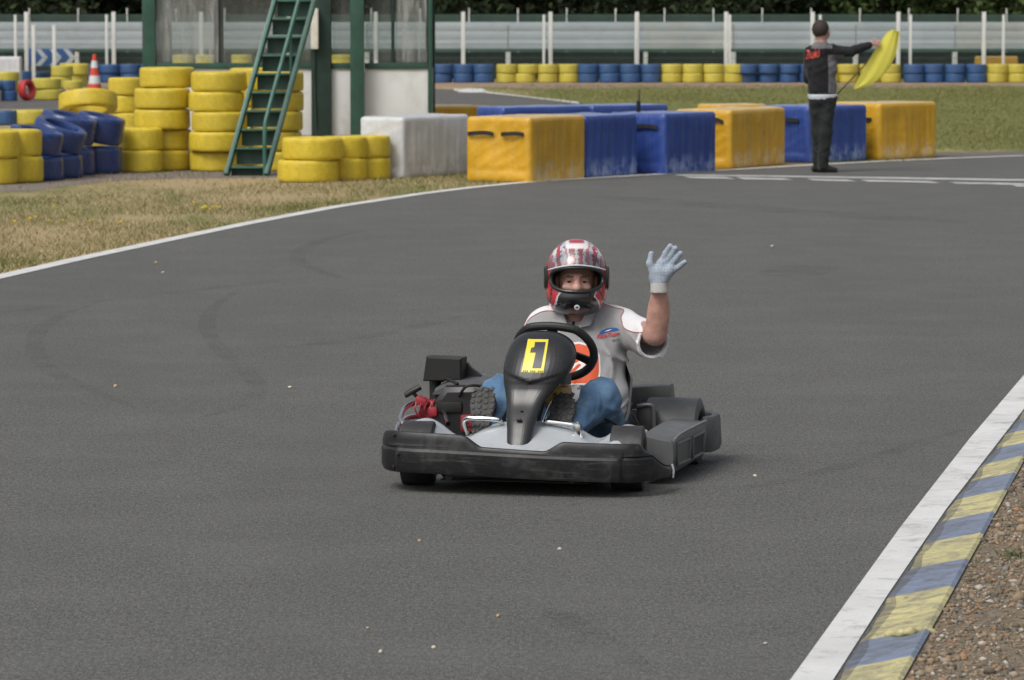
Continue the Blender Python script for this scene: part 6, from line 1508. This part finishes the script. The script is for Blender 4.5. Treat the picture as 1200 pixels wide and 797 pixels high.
def jk_region(C):
    x, y, z = C[:, 0], C[:, 1], C[:, 2]
    g = (x > 0.055 - 0.02 * (z - 1.0)) & (x < 0.24) & (z < 1.355) & (y < 0.12); g |= (z > 1.43) & (np.abs(x + 0.02) < 0.12)
    return np.where(g, 1, 0)
jk, jk_bvh = sdf_obj('jacket', m_jacket, (-0.30, -0.18, 0.80), (0.62, 0.32, 1.54), 0.010, [M_jk, M_jg], mar, jk_region)
vs, fs = text_polys('Buki', 0.150, 0.30, 0.002); ca, sa = cos(0.20), sin(0.20)
decal('lettering', (vs, fs), lambda x, y: (-0.135 + (x * ca - y * sa) * 0.62, -0.8, 1.362 + x * 0.62 * sa + y * ca), jk_bvh, (0, 1, 0), pmat('red_lettering', (0.66, 0.09, 0.07), 0.6), jk, 0.004)
def m_hem(P): 
    d = ell(P, (0.0, 0.035, 0.93), (0.180, 0.140, 0.20)); return np.maximum(np.maximum(d, P[..., 2] - 0.90), 0.835 + 0.15 * (P[..., 0] < -9) + 0.045 * -P[..., 0] - P[..., 2])
sdf_obj('shirt_hem', m_hem, (-0.2, -0.12, 0.80), (0.2, 0.19, 0.93), 0.009, cloth('pale_shirt', (0.60, 0.64, 0.68), 0.06), mar)
def m_tr(P):
    d = ell(P, (-0.005, 0.03, 0.86), (0.155, 0.115, 0.13))
    for h, k, a in (((-0.075, 0.05, 0.84), (-0.060, 0.05, 0.46), (-0.042, 0.07, 0.06)), ((0.066, 0.01, 0.84), (0.030, -0.02, 0.46), (0.004, -0.03, 0.06))): d = sm(0.035, d, sm(0.04, cap(P, h, k, 0.088, 0.070), cap(P, k, a, 0.070, 0.060)))
    return np.maximum(d + folds(P, 0.006, 0.7) + creases(P, 0.010), 0.035 - P[..., 2])
sdf_obj('trousers', m_tr, (-0.24, -0.18, 0.0), (0.24, 0.22, 1.0), 0.010, M_tr2, mar)
for x, y in ((-0.04, 0.09), (0.01, -0.03)):
    def sh(P, x=x, y=y): return np.maximum(sm(0.03, cap(P, (x - 0.04, y, 0.040), (x + 0.04, y + 0.02, 0.040), 0.045, 0.045), cap(P, (x + 0.04, y + 0.02, 0.035), (x + 0.13, y + 0.035, 0.025), 0.045, 0.036)), -P[..., 2])
    sdf_obj('shoe', sh, (x - 0.11, y - 0.08, -0.01), (x + 0.20, y + 0.12, 0.11), 0.007, M_shb, mar)
def m_hair(P):
    d = ell(P, (-0.035, -0.005, 1.652), (0.100, 0.106, 0.108)) + 0.0025 * np.sin(P[..., 0] * 170 + 40 * P[..., 2]) * np.sin(P[..., 2] * 150)
    face = np.maximum(np.maximum(0.030 - P[..., 0] + 0.3 * (P[..., 2] - 1.66) * (P[..., 2] > 1.66), P[..., 2] - 1.715), 0.00 - P[..., 1] - 0.02)
    return np.maximum(np.maximum(ssub(0.01, d, face), 1.555 - P[..., 2]), 0 * d - 1)
sdf_obj('hair', m_hair, (-0.15, -0.13, 1.53), (0.09, 0.13, 1.78), 0.007, M_hair, mar)

# the flag he holds
fl = empty('flag', (MO.x + 0.14, MO.y + 0.17, 0.87)); tag(fl, 'yellow marshal flag on a wooden stick held low at the hip', 'flag')
M_fl = NT('yellow_cloth'); _t = M_fl; tl = _t.n('BsdfTranslucent'); tl.inputs[0].default_value = (0.66, 0.56, 0.03, 1); ms = _t.n('MixShader'); ms.inputs[0].default_value = 0.22; co = _t.coord(); n = _t.noise(co, 5, 4)
_t.color(_t.mix(n, (0.78, 0.72, 0.09), (0.84, 0.79, 0.15))); _t.set(Roughness=0.75); _t.l(_t.b.outputs[0], ms.inputs[1]); _t.l(tl.outputs[0], ms.inputs[2]); _t.l(ms.outputs[0], _t.out.inputs[0]); M_fl = _t.m
pole0 = Vector((-0.03, 0.01, -0.04)); pole1 = Vector((0.69, -0.22, 0.755))
b = MB(); b.tube([pole0, pole1], 0.009, 10); b.build('stick', pmat('flag_stick', (0.16, 0.10, 0.06), 0.6), fl)
f0 = pole0 + (pole1 - pole0) * 0.34; PD = (pole1 - f0)
Lft = spline([(0.0, 0, 0), (0.06, 0.5, 0), (0.075, 1.0, 0)], 8)
lft = spline([Vector((0.219, 0, 0.100)), Vector((0.29, 0, 0.254)), Vector((0.434, 0, 0.51)), Vector((0.575, 0, 0.728)), Vector((0.65, 0, 0.780))], 8)
rgt = spline([Vector((0.235, 0, 0.090)), Vector((0.44, 0, 0.160)), Vector((0.60, 0, 0.32)), Vector((0.69, 0, 0.50)), Vector((0.728, 0, 0.757))], 8)
def cl(a, c):
    k = c * (len(lft) - 1); i = min(int(k), len(lft) - 2); f = k - i
    p = lft[i].lerp(lft[i + 1], f); q = rgt[i].lerp(rgt[i + 1], f); r = p.lerp(q, a)
    y = 0.0 - 0.23 * c - 0.012 + 0.022 * sin(a * 5.0 + c * 3) * min(1, c * 3) * (1 - 0.6 * c) + 0.003 * sin(a * 14 + c * 9)
    return Vector((r.x, y - 0.05, r.z))
b = MB(); b.grid(cl, 36, 48); o = b.build('flag_cloth', M_fl, fl, smooth=None); md = o.modifiers.new('thickness', 'SOLIDIFY'); md.thickness = 0.002; shade(o.data)
